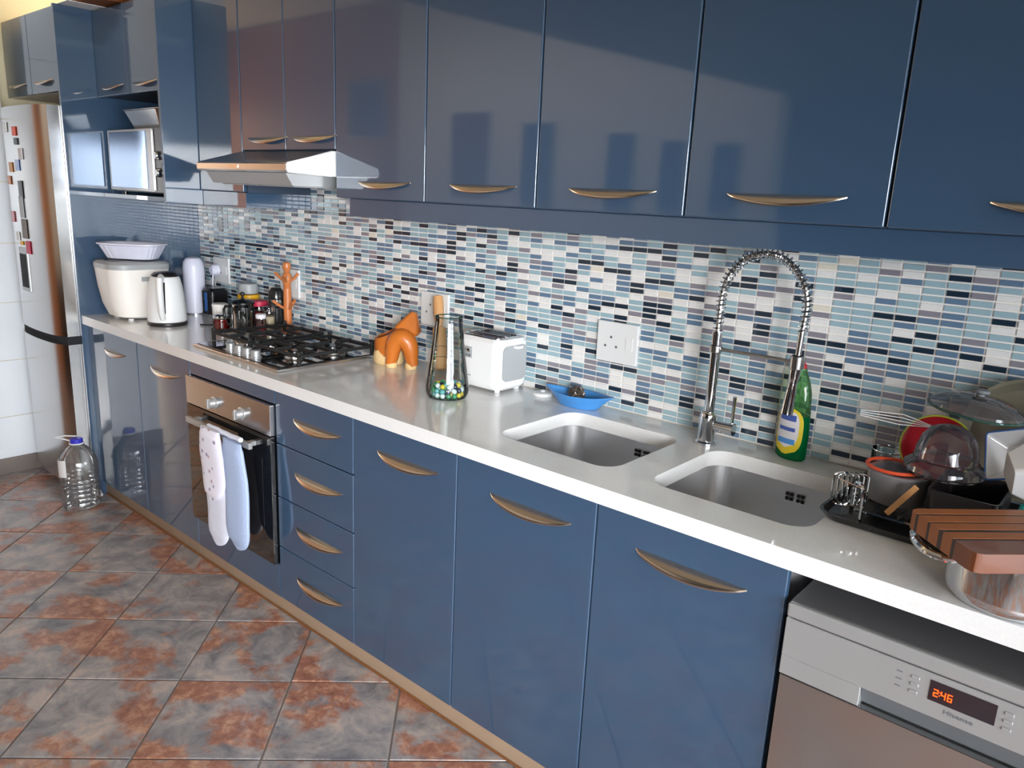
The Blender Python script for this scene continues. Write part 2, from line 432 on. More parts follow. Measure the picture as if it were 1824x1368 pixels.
# room behind the camera
g = G(); g.box(-4.85, -4.7, -6.1, 0.15, -0.05, 3.6); struct('wall_passage_end', g, 'wall_beige')
g = G(); g.box(-4.7, -1.35, -0.05, 0.15, -0.05, 3.6); struct('wall_passage_back', g, 'oak')
g = G()
wf = [(-1.7, -0.05), (1.5, -0.05), (1.5, 2.15), (-1.7, 3.0)]
g.prism(wf, -3.15, -3.0, 'y'); struct('wall_front', g, 'wall_beige')
g = G(); g.prism([(-1.7, 3.0), (1.5, 2.15), (1.5, 3.0)], -3.13, -3.02, 'y'); g.box(1.5, 3.6, -3.13, -3.02, 2.15, 3.0); struct('wall_front_gable', g, 'gable')
g = G(); g.box(-4.7, -1.7, -3.15, -3.0, -0.05, 3.0); struct('wall_front_panelled', g, 'oak')
g = G(); g.box(3.6, 3.85, -3.15, -3.0, -0.05, 3.0); g.box(5.6, 5.7, -3.15, -3.0, -0.05, 3.0); g.box(3.85, 5.6, -3.15, -3.0, 2.15, 3.0); g.box(3.85, 5.6, -3.15, -3.0, -0.05, 0.35)
struct('wall_front_window', g, 'wall_beige')
g = G(); g.box(5.65, 5.8, -0.72, 0.15, -0.05, 3.0); g.box(5.65, 5.8, -3.15, -2.78, -0.05, 3.0); g.box(5.65, 5.8, -2.78, -0.72, 2.13, 3.0)
struct('wall_right', g, 'wall_beige')
g = G()
for y in (-2.76, -1.76, -0.76): g.box(5.6, 5.65, y - 0.025, y + 0.025, 0.0, 2.12)
for z in (0.03, 2.1): g.box(5.6, 5.65, -2.74, -0.74, z - 0.03, z + 0.03)
struct('window_1', g, 'white')
g = G()
for x in (3.87, 4.72, 5.58): g.box(x - 0.025, x + 0.025, -3.0, -2.96, 0.36, 2.14)
for z in (0.37, 2.12): g.box(3.87, 5.58, -3.0, -2.96, z - 0.025, z + 0.025)
struct('window_2', g, 'white')
g = G(); g.box(-4.7, 5.7, -3.15, 0.15, CEIL + 0.25, CEIL + 0.3); struct('ceiling', g, 'ceiling')
g = G(); g.box(1.3, 5.7, -6.15, -6.1, -0.05, 3.0); g.box(-4.7, 1.3, -6.15, -6.1, -0.05, 3.0); g.box(5.7, 5.8, -6.1, -3.15, -0.05, 3.0); g.box(-4.7, 5.7, -6.1, -3.15, 2.7, 2.75)
struct('wall_far_room', g, 'darkroom')

t = thing('unseen_sideboard', 'long dark wooden sideboard added unseen behind the photographer to darken the door reflections', 'unseen_sideboard', (-0.3, -2.75, 0.0))  # added dark bulk out of view, darkens what the lower doors mirror
g = G(); g.box(-1.5, 1.3, -2.99, -2.56, 0.1, 0.82, 0.004); part('body', g, 'gable', t)
g = G(); g.box(-1.53, 1.33, -2.995, -2.53, 0.821, 0.85, 0.004); part('top', g, 'brownstripe', t)
for x in (-1.4, 1.2):
    for y in (-2.94, -2.62): g = G(); g.box(x - 0.025, x + 0.025, y - 0.025, y + 0.025, 0.001, 0.099); part('leg', g, 'gable', t)
for k in range(4):
    g = G(); g.box(-1.48 + k * 0.69, -0.81 + k * 0.69, -2.559, -2.545, 0.12, 0.80, 0.003); dd = part('door', g, 'brownstripe', t)
    g = G(); g.sphere((-0.86 + k * 0.69, -2.535, 0.5), 0.0095); part('knob', g, 'handle', dd)

# pictures on the wall behind the photographer (seen as reflections in the doors)
for k, (x0, x1, z0, z1, m, lb) in enumerate([(-2.33, -1.86, 1.98, 2.42, 'picture', 'blue canvas on the brown wall, mirrored in the door right of the hood'),
                                            (-1.04, -0.68, 1.55, 2.12, 'picture_red', 'tall plum picture on the beige wall, largest mirrored in the glossy doors'),
                                            (-0.33, -0.07, 1.5, 2.03, 'picture', 'blue picture on the beige wall just right of the plum picture'),
                                            (0.40, 0.58, 1.5, 1.95, 'picture', 'narrow blue picture in the middle of the beige wall'),
                                            (0.80, 0.95, 1.5, 1.9, 'picture', 'small blue picture second from the open end of the beige wall'),
                                            (1.15, 1.30, 1.5, 1.88, 'picture', 'small blue picture nearest the open end of the beige wall')]):
    t = thing('wall_picture', lb, 'picture', ((x0 + x1) / 2, -2.98, z0), group='pictures behind the photographer')
    g = G(); g.box(x0, x1, -2.998, -2.98, z0, z1, 0.002); part('canvas', g, m, t)
    g = G(); w = 0.012
    for a in [(x0 - w, x0, z0 - w, z1 + w), (x1, x1 + w, z0 - w, z1 + w), (x0, x1, z0 - w, z0), (x0, x1, z1, z1 + w)]: g.box(a[0], a[1], -2.998, -2.972, a[2], a[3])
    part('frame', g, 'steel_soft', t)


# ================================================================== CABINETS
def handle_mesh(w=0.262, h=0.021, d=0.026):
    g = G(); n = 22; rings = []
    for i in range(n + 1):
        t = -1 + 2 * i / n
        a = max(0.0, 1 - t * t); hh = h * a ** 0.9 + 0.0012; dd = d * a ** 0.7 + 0.0015; x = t * w / 2
        # section in (y, z): starts on the door at the top, sweeps out and down, returns under the lip
        sec = [(0.0, 0.0), (-dd * 0.42, -0.001 - hh * 0.12), (-dd * 0.78, -hh * 0.42), (-dd * 0.98, -hh * 0.8), (-dd, -hh), (-dd * 0.97, -hh - 0.0022), (-dd * 0.74, -hh * 0.72 - 0.002), (-dd * 0.36, -hh * 0.34 - 0.002), (0.0, -0.004)]
        rings.append([(x, y, z) for y, z in sec])
    g.loft(rings)
    return mesh_of('handle', g, 'handle', 50)


HANDLE = handle_mesh(); HANDLE_S = handle_mesh(0.225, 0.018, 0.022)


def add_handle(door, x, yf, z, small=False):
    o = bpy.data.objects.new('handle', HANDLE_S if small else HANDLE); COL.objects.link(o); o.parent = door
    o.location = MW[door.name].inverted() @ Vector((x, yf, z)); return o


def door(parent, x0, x1, z0, z1, yf, th=0.018, hx=None, hz=None, name='door', small=False, gp=0.0015):
    g = G(); g.box(x0 + gp, x1 - gp, yf, yf + th, z0 + gp, z1 - gp, 0.0035, 3)
    d = part(name, g, 'blue', parent)
    if hx is not None: add_handle(d, hx, yf, hz, small)
    return d


def carcass(parent, x0, x1, y0, y1, z0, z1, m='carcass', gp=0.0008):
    g = G(); g.box(x0 + gp, x1 - gp, y0, y1, z0, z1); return part('body', g, m, parent)


# --- base run
t = thing('base_cabinet', 'blue two-door base cabinet under the kettle and bread maker, left of oven', 'cabinet', (0.0, -0.3, 0.0), group='base cabinets under the worktop')
carcass(t, -0.492, 0.498, -0.560, -0.01, 0.07, 0.858)
door(t, -0.43, 0.035, 0.075, 0.856, YB, hx=-0.19, hz=0.775, small=True); door(t, 0.035, 0.5, 0.075, 0.856, YB, hx=0.295, hz=0.775)
g = G(); g.box(-0.492, -0.4315, YB + 0.004, -0.5602, 0.075, 0.856, 0.001); part('filler', g, 'blue', t)

t = thing('oven_housing', 'blue cabinet frame around the built-in oven below the hob', 'cabinet', (0.8, -0.3, 0.0), group='base cabinets under the worktop')
g = G(); g.box(0.5008, 0.516, -0.56, -0.01, 0.07, 0.858); g.box(1.084, 1.0992, -0.56, -0.01, 0.07, 0.858); g.box(0.516, 1.084, -0.56, -0.01, 0.07, 0.085); g.box(0.516, 1.084, -0.03, -0.01, 0.085, 0.8)
part('body', g, 'carcass', t)
g = G(); g.box(0.502, 1.098, YB, -0.562, 0.803, 0.856, 0.002); part('top_rail', g, 'blue', t)
g = G(); g.box(0.502, 1.098, YB, -0.562, 0.075, 0.204, 0.0025); part('bottom_panel', g, 'blue', t)

t = thing('drawer_cabinet', 'blue four-drawer unit between the oven and the doors', 'cabinet', (1.315, -0.3, 0.0), group='base cabinets under the worktop')
carcass(t, 1.1, 1.53, -0.56, -0.01, 0.07, 0.858, 'dark')
for z0, z1, hz in [(0.665, 0.856, 0.778), (0.468, 0.665, 0.587), (0.277, 0.468, 0.387), (0.075, 0.277, 0.197)]:
    door(t, 1.1, 1.53, z0, z1, YB, hx=1.342, hz=hz, name='drawer', gp=0.0018 if z0 > 0.3 else 0.0012)

for x0, x1, hx, lb in [(1.53, 1.98, 1.778, 'blue base cabinet with one door, beside the four drawers'),
                       (1.98, 2.435, 2.235, 'blue single-door base cabinet under the left sink'),
                       (2.435, 2.885, 2.676, 'blue single-door base cabinet under the right sink, next to the dishwasher')]:
    t = thing('base_cabinet', lb, 'cabinet', ((x0 + x1) / 2, -0.3, 0), group='base cabinets under the worktop')
    carcass(t, x0, x1, -0.560, -0.01, 0.07, 0.858 if x0 < 1.9 else 0.64)
    door(t, x0, x1, 0.075, 0.856, YB, hx=hx, hz=0.779)
g = G(); g.box(-0.492, 2.885, -0.556, -0.535, 0.004, 0.069, 0.001); part_pl = struct('trim_plinth', g, 'plinth')
g = G(); g.tube([(-0.48 + i * 0.14, -0.5585 - 0.0015 * math.sin(i * 2.3), 0.004) for i in range(25)], 0.004, 6); struct('trim_sealant', g, 'dirt')

# --- worktop with two cut-outs
SINKS = [(2.022, 2.402, -0.485, -0.128), (2.500, 2.876, -0.488, -0.128)]
bm = bmesh.new(); outer = [(-0.4925, -0.6), (3.62, -0.6), (3.62, -0.007), (-0.4925, -0.007)]
loops = [outer] + [rrect(a, b, c, d, 0.055, 7) for a, b, c, d in SINKS]
# built as strips so that the holes stay clean
bm.free(); g = G(); bm = g.bm
edges = []
for lp in loops:
    vs = [bm.verts.new((x, y, ZC)) for x, y in lp]
    for i in range(len(vs)): edges.append(bm.edges.new((vs[i - 1], vs[i])))
res = bmesh.ops.triangle_fill(bm, use_beauty=True, use_dissolve=False, edges=edges)
fs = [f for f in res['geom'] if isinstance(f, bmesh.types.BMFace)]
ext = bmesh.ops.extrude_face_region(bm, geom=fs)
for v in [e for e in ext['geom'] if isinstance(e, bmesh.types.BMVert)]: v.co.z -= 0.04
worktop = single('worktop', g, 'quartz', 'long pale speckled stone worktop with thick white front edge', 'worktop')

for k, (a, b, c, d) in enumerate(SINKS):
    t = thing('sink', 'left satin steel undermount sink bowl, nearer the blue dish' if k == 0 else 'right satin steel undermount sink bowl, nearer the dish rack', 'sink', ((a + b) / 2, (c + d) / 2, 0.67), group='undermount sinks')
    a -= 0.004; b += 0.004; c -= 0.004; d += 0.004
    g = G(); rings = []
    for ins, z, r in [(-0.022, 0.8585, 0.07), (0.0, 0.8585, 0.058), (0.0, 0.855, 0.058), (0.004, 0.72, 0.055), (0.012, 0.695, 0.052), (0.03, 0.682, 0.045), (0.06, 0.678, 0.03), (0.12, 0.6765, 0.02), (0.155, 0.674, 0.01)]:
        rings.append([(x, y, z) for x, y in rrect(a + ins, b - ins, c + ins, d - ins, r, 6)])
    g.loft(rings, True, False, True)
    part('bowl', g, 'steel_sink', t)
    g = G(); cx, cy = (a + b) / 2, (c + d) / 2
    g.lathe(cx, cy, [(0.0, 0.677), (0.03, 0.677), (0.042, 0.6795), (0.045, 0.6785), (0.045, 0.676)], 24, cap0=False); part('drain', g, 'chrome', t)
    for qx in ((cx + 0.05, cx + 0.078) if k == 0 else (cx + 0.02, cx + 0.048)):
        g = G()
        for dx in (-0.0055, 0.0055):
            for dz in (-0.006, 0.006): g.box(qx + dx - 0.004, qx + dx + 0.004, d - 0.0065, d - 0.003, 0.826 + dz - 0.004, 0.826 + dz + 0.004)
        part('overflow_slot', g, 'dark', t)

# --- wall cabinets
ZT = 2.24


def wall_cab(x0, x1, z0, label, hxs, doors, hz=1.556, pel=True):
    t = thing('wall_cabinet', label, 'cabinet', ((x0 + x1) / 2, -0.15, z0), group='wall cabinets above the worktop')
    carcass(t, x0, x1, YU + 0.019, -0.008, z0, ZT)
    for (a, b), hx in zip(doors, hxs): door(t, a, b, z0, ZT, YU, hx=hx, hz=hz)
    return t


t = wall_cab(0.157, 0.498, 1.497, 'narrow blue wall cabinet squeezed between the deep unit and the hood', [None], [(0.157, 0.498)])
g = G(); g.box(0.158, 0.4975, -0.31, -0.008, 1.437, 1.4965, 0.001); part('pelmet', g, 'blue', t)
t = wall_cab(0.5, 1.098, 1.655, 'blue two-door wall cabinet directly above the cooker hood', [0.68, 0.975], [(0.5, 0.799), (0.799, 1.098)], hz=1.704)
UX = [(1.1, 1.548, 1.352, 'glossy blue wall cabinet just right of the hood, mirroring its bright end'), (1.55, 1.99, 1.79, 'glossy blue wall cabinet second right of hood, mirroring the plum picture'),
      (1.992, 2.44, 2.233, 'glossy blue wall cabinet above the wall socket and blue dish'), (2.442, 2.885, 2.676, 'glossy blue wall cabinet directly above the spring tap'),
      (2.887, 3.335, 3.19, 'glossy blue wall cabinet above the dish rack, cut by the right edge')]
for x0, x1, hx, lb in UX: wall_cab(x0, x1, 1.497, lb, [hx], [(x0, x1)])
g = G(); g.box(1.147, 3.335, -0.298, -0.28, 1.438, 1.4965, 0.0015); g.box(1.147, 1.165, -0.28, -0.01, 1.438, 1.4965); g.box(1.165, 3.335, -0.28, -0.009, 1.482, 1.4965)
single('pelmet', g, 'blue', 'long blue pelmet board under the wall cabinets above the mosaic', 'pelmet')

# --- tall side panel, fridge cabinet, deep niche unit
g = G(); g.box(-0.512, -0.494, -0.605, -0.002, 0.0, ZT + 0.005, 0.0015)
single('side_panel', g, 'blue', 'tall glossy blue end panel between the fridge and the bread maker', 'panel')
t = thing('fridge_cabinet', 'blue two-door bridging cabinet above the fridge', 'cabinet', (-0.84, -0.3, 1.89))
carcass(t, -1.185, -0.513, -0.58, -0.008, 1.892, ZT, 'white_warm')
door(t, -1.185, -0.848, 1.89, ZT, -0.60, hx=-1.03, hz=1.946, small=True); door(t, -0.848, -0.513, 1.89, ZT, -0.60, hx=-0.69, hz=1.946, small=True)
t = thing('microwave_unit', 'deep blue cabinet with two doors over an open microwave shelf', 'cabinet', (-0.17, -0.23, 1.44))
carcass(t, -0.493, 0.136, -0.43, -0.01, 1.885, ZT)
door(t, -0.493, -0.178, 1.88, ZT, -0.45, hx=-0.33, hz=1.925, small=True); door(t, -0.178, 0.136, 1.88, ZT, -0.45, hx=-0.01, hz=1.925, small=True)
g = G(); g.box(0.137, 0.1555, -0.47, -0.008, 1.437, ZT, 0.0015); part('end_panel', g, 'blue', t)
g = G(); g.box(-0.493, 0.1365, -0.455, -0.01, 1.444, 1.462, 0.001); part('shelf', g, 'blue', t)
g = G(); g.box(-0.493, 0.1365, -0.022, -0.01, 1.4625, 1.8845); part('back_panel', g, 'niche', t)

# ================================================================== APPLIANCES
# --- fridge
t = thing('fridge', 'silver upright fridge freezer in the alcove beside the white tiled wall', 'fridge', (-0.8, -0.35, 0.0))
g = G(); g.box(-1.085, -0.516, -0.585, -0.03, 0.03, 1.83, 0.004); part('body', g, 'steel_soft', t)


def fridge_profile():
    n = 40; xs = [-1.09 + 0.576 * i / n for i in range(n + 1)]; h = 0.288; out = []; y = 0.0

    def ang(x):
        q = (x + 0.802) / h; return math.copysign(R(9 * abs(q) + 21 * max(0, (abs(q) - 0.5) / 0.5) ** 1.6), q)
    ys = [0.0]
    for a, b in zip(xs, xs[1:]): ys.append(ys[-1] + math.tan(ang((a + b) / 2)) * (b - a))
    e = ys[0]
    return [(x, -0.66 + (q - ys[0]), ang(x)) for x, q in zip(xs, ys)]


FPROF = fridge_profile()


def front_at(x):
    return min(FPROF, key=lambda p: abs(p[0] - x))


def fridge_door(z0, z1, nm):
    g = G(); xa, xb = -1.09, -0.514
    pts = [(xb, -0.595), (xa, -0.595)] + [(x, y) for x, y, a in FPROF]
    g.prism(pts, z0, z1, 'z')
    return part(nm, g, 'steel', t, angle=25)


d1 = fridge_door(0.80, 1.83, 'upper_door'); d2 = fridge_door(0.06, 0.76, 'lower_door')
g = G(); g.box(-1.088, -0.516, -0.66, -0.596, 0.7605, 0.7995); part('handle_recess', g, 'dark', t)
g = G(); yd = front_at(-0.845)[1]; g.box(-0.90, -0.79, yd - 0.006, yd + 0.012, 0.98, 1.19, 0.004); dp = part('dispenser', g, 'steel_soft', d1)
g = G(); g.box(-0.885, -0.805, yd - 0.0085, yd - 0.0062, 1.0, 1.16, 0.001); part('dispenser_recess', g, 'dark', d1)
for x in (-1.05, -0.55):
    g = G(); g.lathe(x, -0.56, [(0.02, 0.0), (0.02, 0.03)], 14); part('foot', g, 'black', t)
mg = [(-0.93, 1.74, 0.06, 0.045, 'white', 'white slip of paper at the top left of the fridge door'), (-0.80, 1.72, 0.045, 0.04, 'orange', 'orange magnet near the top of the fridge door'),
      (-0.79, 1.675, 0.04, 0.03, 'coffee', 'black magnet just under the orange magnet on the fridge'), (-0.745, 1.62, 0.045, 0.05, 'labelwhite', 'pale note beside the blue magnet on the fridge door'),
      (-0.80, 1.57, 0.045, 0.05, 'blueline', 'blue magnet on the upper fridge door'), (-0.90, 1.56, 0.05, 0.045, 'wood_pin', 'peach coloured magnet left of the blue magnet on the fridge'),
      (-0.95, 1.50, 0.05, 0.04, 'wood_or', 'orange-brown magnet at the left edge of the fridge door'), (-0.79, 1.46, 0.045, 0.08, 'coffee', 'dark photo magnet in the middle of the fridge door'),
      (-0.80, 1.38, 0.05, 0.10, 'grey_lid', 'tall grey card held on the fridge door'), (-0.95, 1.33, 0.045, 0.05, 'red', 'red and brown magnet low on the left of the fridge door'),
      (-0.79, 1.28, 0.06, 0.09, 'skirt', 'brown card just above the lowest notes on the fridge'), (-0.90, 1.24, 0.045, 0.04, 'paper', 'small white note left of the lowest cards on the fridge'),
      (-0.765, 1.195, 0.05, 0.06, 'pink', 'pink and white card right above the water dispenser'), (-0.85, 1.21, 0.035, 0.018, 'yellow', 'small yellow magnet touching the top of the water dispenser')]
for x, z, w, h, m, lb in mg:
    _, y, a = front_at(x)
    g = G(); g.T = Matrix.Translation((x, y - 0.002, z)) @ Matrix.Rotation(a, 4, 'Z'); g.box(-w / 2, w / 2, -0.004, 0.0, -h / 2, h / 2, 0.001, 1)
    single('fridge_magnet', g, m, lb, 'magnet', 'magnets and notes on the fridge door')

# --- microwave with tin on top
t = thing('microwave', 'silver microwave with mirrored door on the shelf under the deep cabinet', 'microwave', (-0.2, -0.24, 1.462))
g = G(); g.box(-0.478, 0.062, -0.405, -0.045, 1.474, 1.744, 0.004); part('body', g, 'steel_soft', t)
g = G(); g.box(-0.476, -0.028, -0.43, -0.4055, 1.478, 1.742, 0.004); dd = part('door', g, 'steel_soft', t)
M['mirror_glass'] = mat('mirror_door_glass', (122, 138, 162), 0.14, 1.0, var=0.03, rvar=0.02)
g = G(); g.box(-0.45, -0.085, -0.4335, -0.4302, 1.492, 1.732, 0.001); part('window', g, 'mirror_glass', dd)
g = G(); g.box(-0.026, 0.060, -0.43, -0.4055, 1.478, 1.742, 0.003); cp = part('control_panel', g, 'coffee', t)
g = G(); g.box(-0.022, -0.006, -0.436, -0.4302, 1.486, 1.736, 0.002); part('trim', g, 'steel', cp)
for z in (1.56, 1.63):
    g = G(); g.T = Matrix.Translation((0.028, -0.43, z)) @ Matrix.Rotation(R(90), 4, 'X'); g.lathe(0, 0, [(0.019, 0.0), (0.019, 0.004), (0.015, 0.016), (0.013, 0.018)], 20); part('dial', g, 'chrome', cp)
for x in (-0.44, 0.03):
    for y in (-0.38, -0.08):
        g = G(); g.lathe(x, y, [(0.013, 1.4625), (0.013, 1.4735)], 12); part('foot', g, 'black', t)
g = G(); c0 = (-0.135, -0.37)
rings = []
for ins, z in [(0.03, 1.745), (0.028, 1.747), (0.0, 1.818), (-0.004, 1.82), (-0.004, 1.823), (0.003, 1.823), (0.032, 1.75)]:
    rings.append([(x, y, z) for x, y in rrect(-0.31 + ins, 0.035 - ins, -0.425 + ins, -0.20 - ins, 0.03, 4)])
g.loft(rings)
single('baking_tin', g, 'steel', 'grey metal baking tin with sloping sides on top of the microwave', 'baking tin')
g = G(); g.T = Matrix.Translation((0.075, -0.385, 1.746)) @ Matrix.Rotation(R(-8), 4, 'Y')
g.lathe(0, 0, [(0.02, 0.0), (0.024, 0.02), (0.016, 0.05), (0.022, 0.075), (0.017, 0.098), (0.006, 0.104)], 16)
single('wooden_pestle', g, 'wood_pin', 'orange-brown wooden pestle standing beside the baking tin', 'pestle')
# basket on top of the tall units
t = thing('wicker_basket', 'brown wicker basket on top of the tall cabinets near the ceiling', 'basket', (-0.37, -0.44, ZT + 0.008))
g = G(); bx, by, bz = -0.37, -0.44, ZT + 0.0085
g.lathe(bx, by, [(0.14, bz), (0.165, bz + 0.03), (0.185, bz + 0.10), (0.19, bz + 0.15), (0.18, bz + 0.15), (0.155, bz + 0.03), (0.13, bz + 0.012)], 30, sx=1.05, sy=0.75); part('bowl', g, 'wicker', t)
for k in range(5):
    g = G(); zz = bz + 0.015 + k * 0.03; rr = 0.155 + k * 0.0085
    g.tube([(bx + 1.05 * rr * math.cos(a), by + 0.75 * rr * math.sin(a), zz) for a in [2 * PI * i / 26 for i in range(26)]], 0.006, 6, closed=True); part('woven_band', g, 'wicker', t)
g = G(); g.box(-0.50, -0.38, -0.585, -0.43, ZT + 0.0055, ZT + 0.0075); single('paper_sheet', g, 'paper', 'white sheet of paper under the basket on the tall cabinets', 'paper')

# --- hood
t = thing('cooker_hood', 'slim stainless cooker hood under the two-door wall cabinet', 'hood', (0.8, -0.25, 1.53))
g = G(); hx0, hx1 = 0.508, 1.0965
sec = [(-0.006, 1.565), (-0.006, 1.653), (-0.325, 1.653), (-0.505, 1.604), (-0.512, 1.598), (-0.512, 1.578), (-0.505, 1.572), (-0.32, 1.566)]
g.prism([(y, z) for y, z in sec], hx0, hx1 - 0.004, 'x'); part('canopy', g, 'steel', t, angle=25)
g = G(); sec2 = [(-0.010, 1.566), (-0.010, 1.651), (-0.325, 1.651), (-0.507, 1.604), (-0.511, 1.597), (-0.511, 1.580), (-0.505, 1.573), (-0.32, 1.567)]
g.prism(sec2, hx1 - 0.0035, hx1 + 0.001, 'x'); part('lit_end', g, 'white', t, label='hood end face whitened for the window light')  # hood end painted white, the window's light on it put into the colour
g = G(); g.prism([(-0.492, 1.5705), (-0.465, 1.53), (-0.03, 1.53), (-0.02, 1.5645)], hx0 + 0.03, hx1 - 0.035, 'x'); ub = part('underside_box', g, 'steel_soft', t)
for a, b in ((0.56, 0.79), (0.80, 1.03)):
    g = G(); g.box(a, b, -0.44, -0.08, 1.526, 1.5297, 0.001); part('filter', g, 'grey_lid', ub)
g = G(); g.box(0.74, 0.80, -0.5135, -0.5115, 1.584, 1.592); part('switch_strip', g, 'chrome', t)

# --- oven
t = thing('oven', 'built-in oven with steel control panel and black glass door', 'oven', (0.8, -0.33, 0.205))
g = G(); g.box(0.5175, 1.0825, -0.575, -0.05, 0.207, 0.798); part('body', g, 'dark', t)
g = G(); g.box(0.503, 1.097, -0.600, -0.5755, 0.690, 0.799, 0.002); cp = part('control_panel', g, 'steel', t)
for x in (0.722, 0.912):
    g = G(); g.T = Matrix.Translation((x, -0.6002, 0.732)) @ Matrix.Rotation(R(90), 4, 'X')
    g.lathe(0, 0, [(0.024, 0.0), (0.024, 0.003), (0.019, 0.005), (0.017, 0.024), (0.014, 0.027)], 24); g.box(-0.004, 0.004, -0.018, 0.018, 0.02, 0.03, 0.001)
    part('knob', g, 'steel_soft', cp)
g = G(); g.box(0.503, 1.097, -0.600, -0.5755, 0.208, 0.686, 0.003); dr = part('door', g, 'glass_black', t)
g = G(); g.box(0.56, 1.04, -0.6006, -0.6001, 0.27, 0.60); part('window', g, 'glass_black', dr)
g = G(); g.box(0.575, 1.028, -0.643, -0.628, 0.634, 0.656, 0.002); part('handle', g, 'steel_soft', dr)
g = G(); g.box(0.60, 0.62, -0.6275, -0.6003, 0.637, 0.653); g.box(0.985, 1.005, -0.6275, -0.6003, 0.637, 0.653); part('handle_bracket', g, 'steel_soft', dr)

# --- double oven glove hanging over the handle
t = thing('oven_glove', 'white and pale blue double oven glove hanging over the oven handle', 'oven glove', (0.87, -0.65, 0.22))


def pad(cx, w, ztop, zbot, y, thick, mats, tilt=0.0, split=None, seed=1):
    g = G(); n = 26; rn = random.Random(seed); rings = []
    for i in range(n + 1):
        s = 1 - (1 - i / n) ** 1.0 if i < n * 0.7 else 0.7 + 0.3 * math.sin((i / n - 0.7) / 0.3 * PI / 2); z = ztop + (zbot - ztop) * s
        ww = w * 0.5 * (0.80 + 0.20 * min(1, s * 3))
        d = (z - zbot) / (w * 0.55)
        if d < 1: ww *= math.sqrt(max(0.0, 1 - (1 - d) ** 2)) * 0.99 + 0.01
        tt = thick * (1 if 0.05 < s < 0.93 else 0.55); wob = 0.003 * math.sin(s * 9 + seed)
        off = cx + tilt * s + wob; m = 18
        rings.append([(off + ww * math.copysign(abs(math.cos(a)) ** 0.6, math.cos(a)), y - 0.004 * math.sin(s * 6 + seed) + tt / 2 * math.sin(a), z) for a in [2 * PI * k / m for k in range(m)]])
    g.loft(rings)
    if split:
        for f in g.bm.faces:
            c = f.calc_center_median()
            if c.z > split[0] + split[1] * (c.x - cx): f.material_index = 1
    return g


def print_mat():
    m = bpy.data.materials.new('floral_print_cotton'); m.use_nodes = True; nt = m.node_tree; b = nt.nodes['Principled BSDF']; L = nt.links.new
    tc = nt.nodes.new('ShaderNodeTexCoord'); v = nt.nodes.new('ShaderNodeTexVoronoi'); v.inputs['Scale'].default_value = 26; L(tc.outputs['Object'], v.inputs['Vector'])
    r = nt.nodes.new('ShaderNodeValToRGB'); r.color_ramp.elements[0].position = 0.12; r.color_ramp.elements[0].color = (1, 1, 1, 1); r.color_ramp.elements[1].position = 0.24; r.color_ramp.elements[1].color = (0, 0, 0, 1)
    L(v.outputs['Distance'], r.inputs['Fac'])
    h = nt.nodes.new('ShaderNodeMix'); h.data_type = 'RGBA'; h.inputs['A'].default_value = (*s2l((190, 150, 150)), 1); h.inputs['B'].default_value = (*s2l((120, 126, 160)), 1); L(v.outputs['Color'], h.inputs['Factor'])
    mx = nt.nodes.new('ShaderNodeMix'); mx.data_type = 'RGBA'; L(r.outputs[0], mx.inputs['Factor']); mx.inputs['A'].default_value = (*s2l((226, 222, 234)), 1); L(h.outputs['Result'], mx.inputs['B'])
    L(mx.outputs['Result'], b.inputs['Base Color']); b.inputs['Roughness'].default_value = 0.9
    return m


M['floral'] = print_mat()
part('mitt', pad(0.822, 0.150, 0.664, 0.222, -0.668, 0.028, None, 0.02, None, 1), 'cloth', t)
part('cuff', pad(0.827, 0.158, 0.672, 0.40, -0.676, 0.030, None, 0.005, None, 1), 'floral', t, label='floral patterned cuff of the glove')
part('mitt', pad(0.955, 0.150, 0.655, 0.252, -0.664, 0.030, None, 0.03, None, 3), 'cloth_blue', t, label='pale blue terry mitt')
g = G(); g.tube([(0.775 + i * 0.0325, -0.654 - 0.003 * (i % 2), 0.6665 + 0.001 * math.sin(i)) for i in range(8)], 0.009, 10); part('strap', g, 'cloth', t)

# --- hob
t = thing('gas_hob', 'four-burner gas hob on black glass with a steel rim', 'hob', (0.765, -0.33, 0.9))
g = G(); g.box(0.466, 1.064, -0.545, -0.108, 0.9002, 0.911, 0.003); part('rim', g, 'steel', t)
g = G(); g.box(0.478, 1.048, -0.531, -0.12, 0.9112, 0.9135, 0.0008); part('glass_top', g, 'glass_black', t)
KN = [0.672, 0.732, 0.790, 0.848]
for x in KN:
    g = G(); g.lathe(x, -0.497, [(0.021, 0.9137), (0.021, 0.916), (0.0175, 0.918), (0.0165, 0.939), (0.014, 0.941)], 20); part('knob', g, 'steel_soft', t)
BR = [(0.60, -0.22, 0.042), (0.60, -0.385, 0.035), (0.925, -0.215, 0.048), (0.925, -0.385, 0.03)]
for x, y, r in BR:
    g = G(); g.lathe(x, y, [(r * 1.25, 0.9137), (r * 1.2, 0.921), (r, 0.924), (r, 0.931), (r * 0.9, 0.9325)], 28); bq = part('burner', g, 'steel', t)
    g = G(); g.lathe(x, y, [(r * 0.85, 0.9328), (r * 0.85, 0.939), (r * 0.7, 0.941)], 24); part('burner_cap', g, 'black', bq)
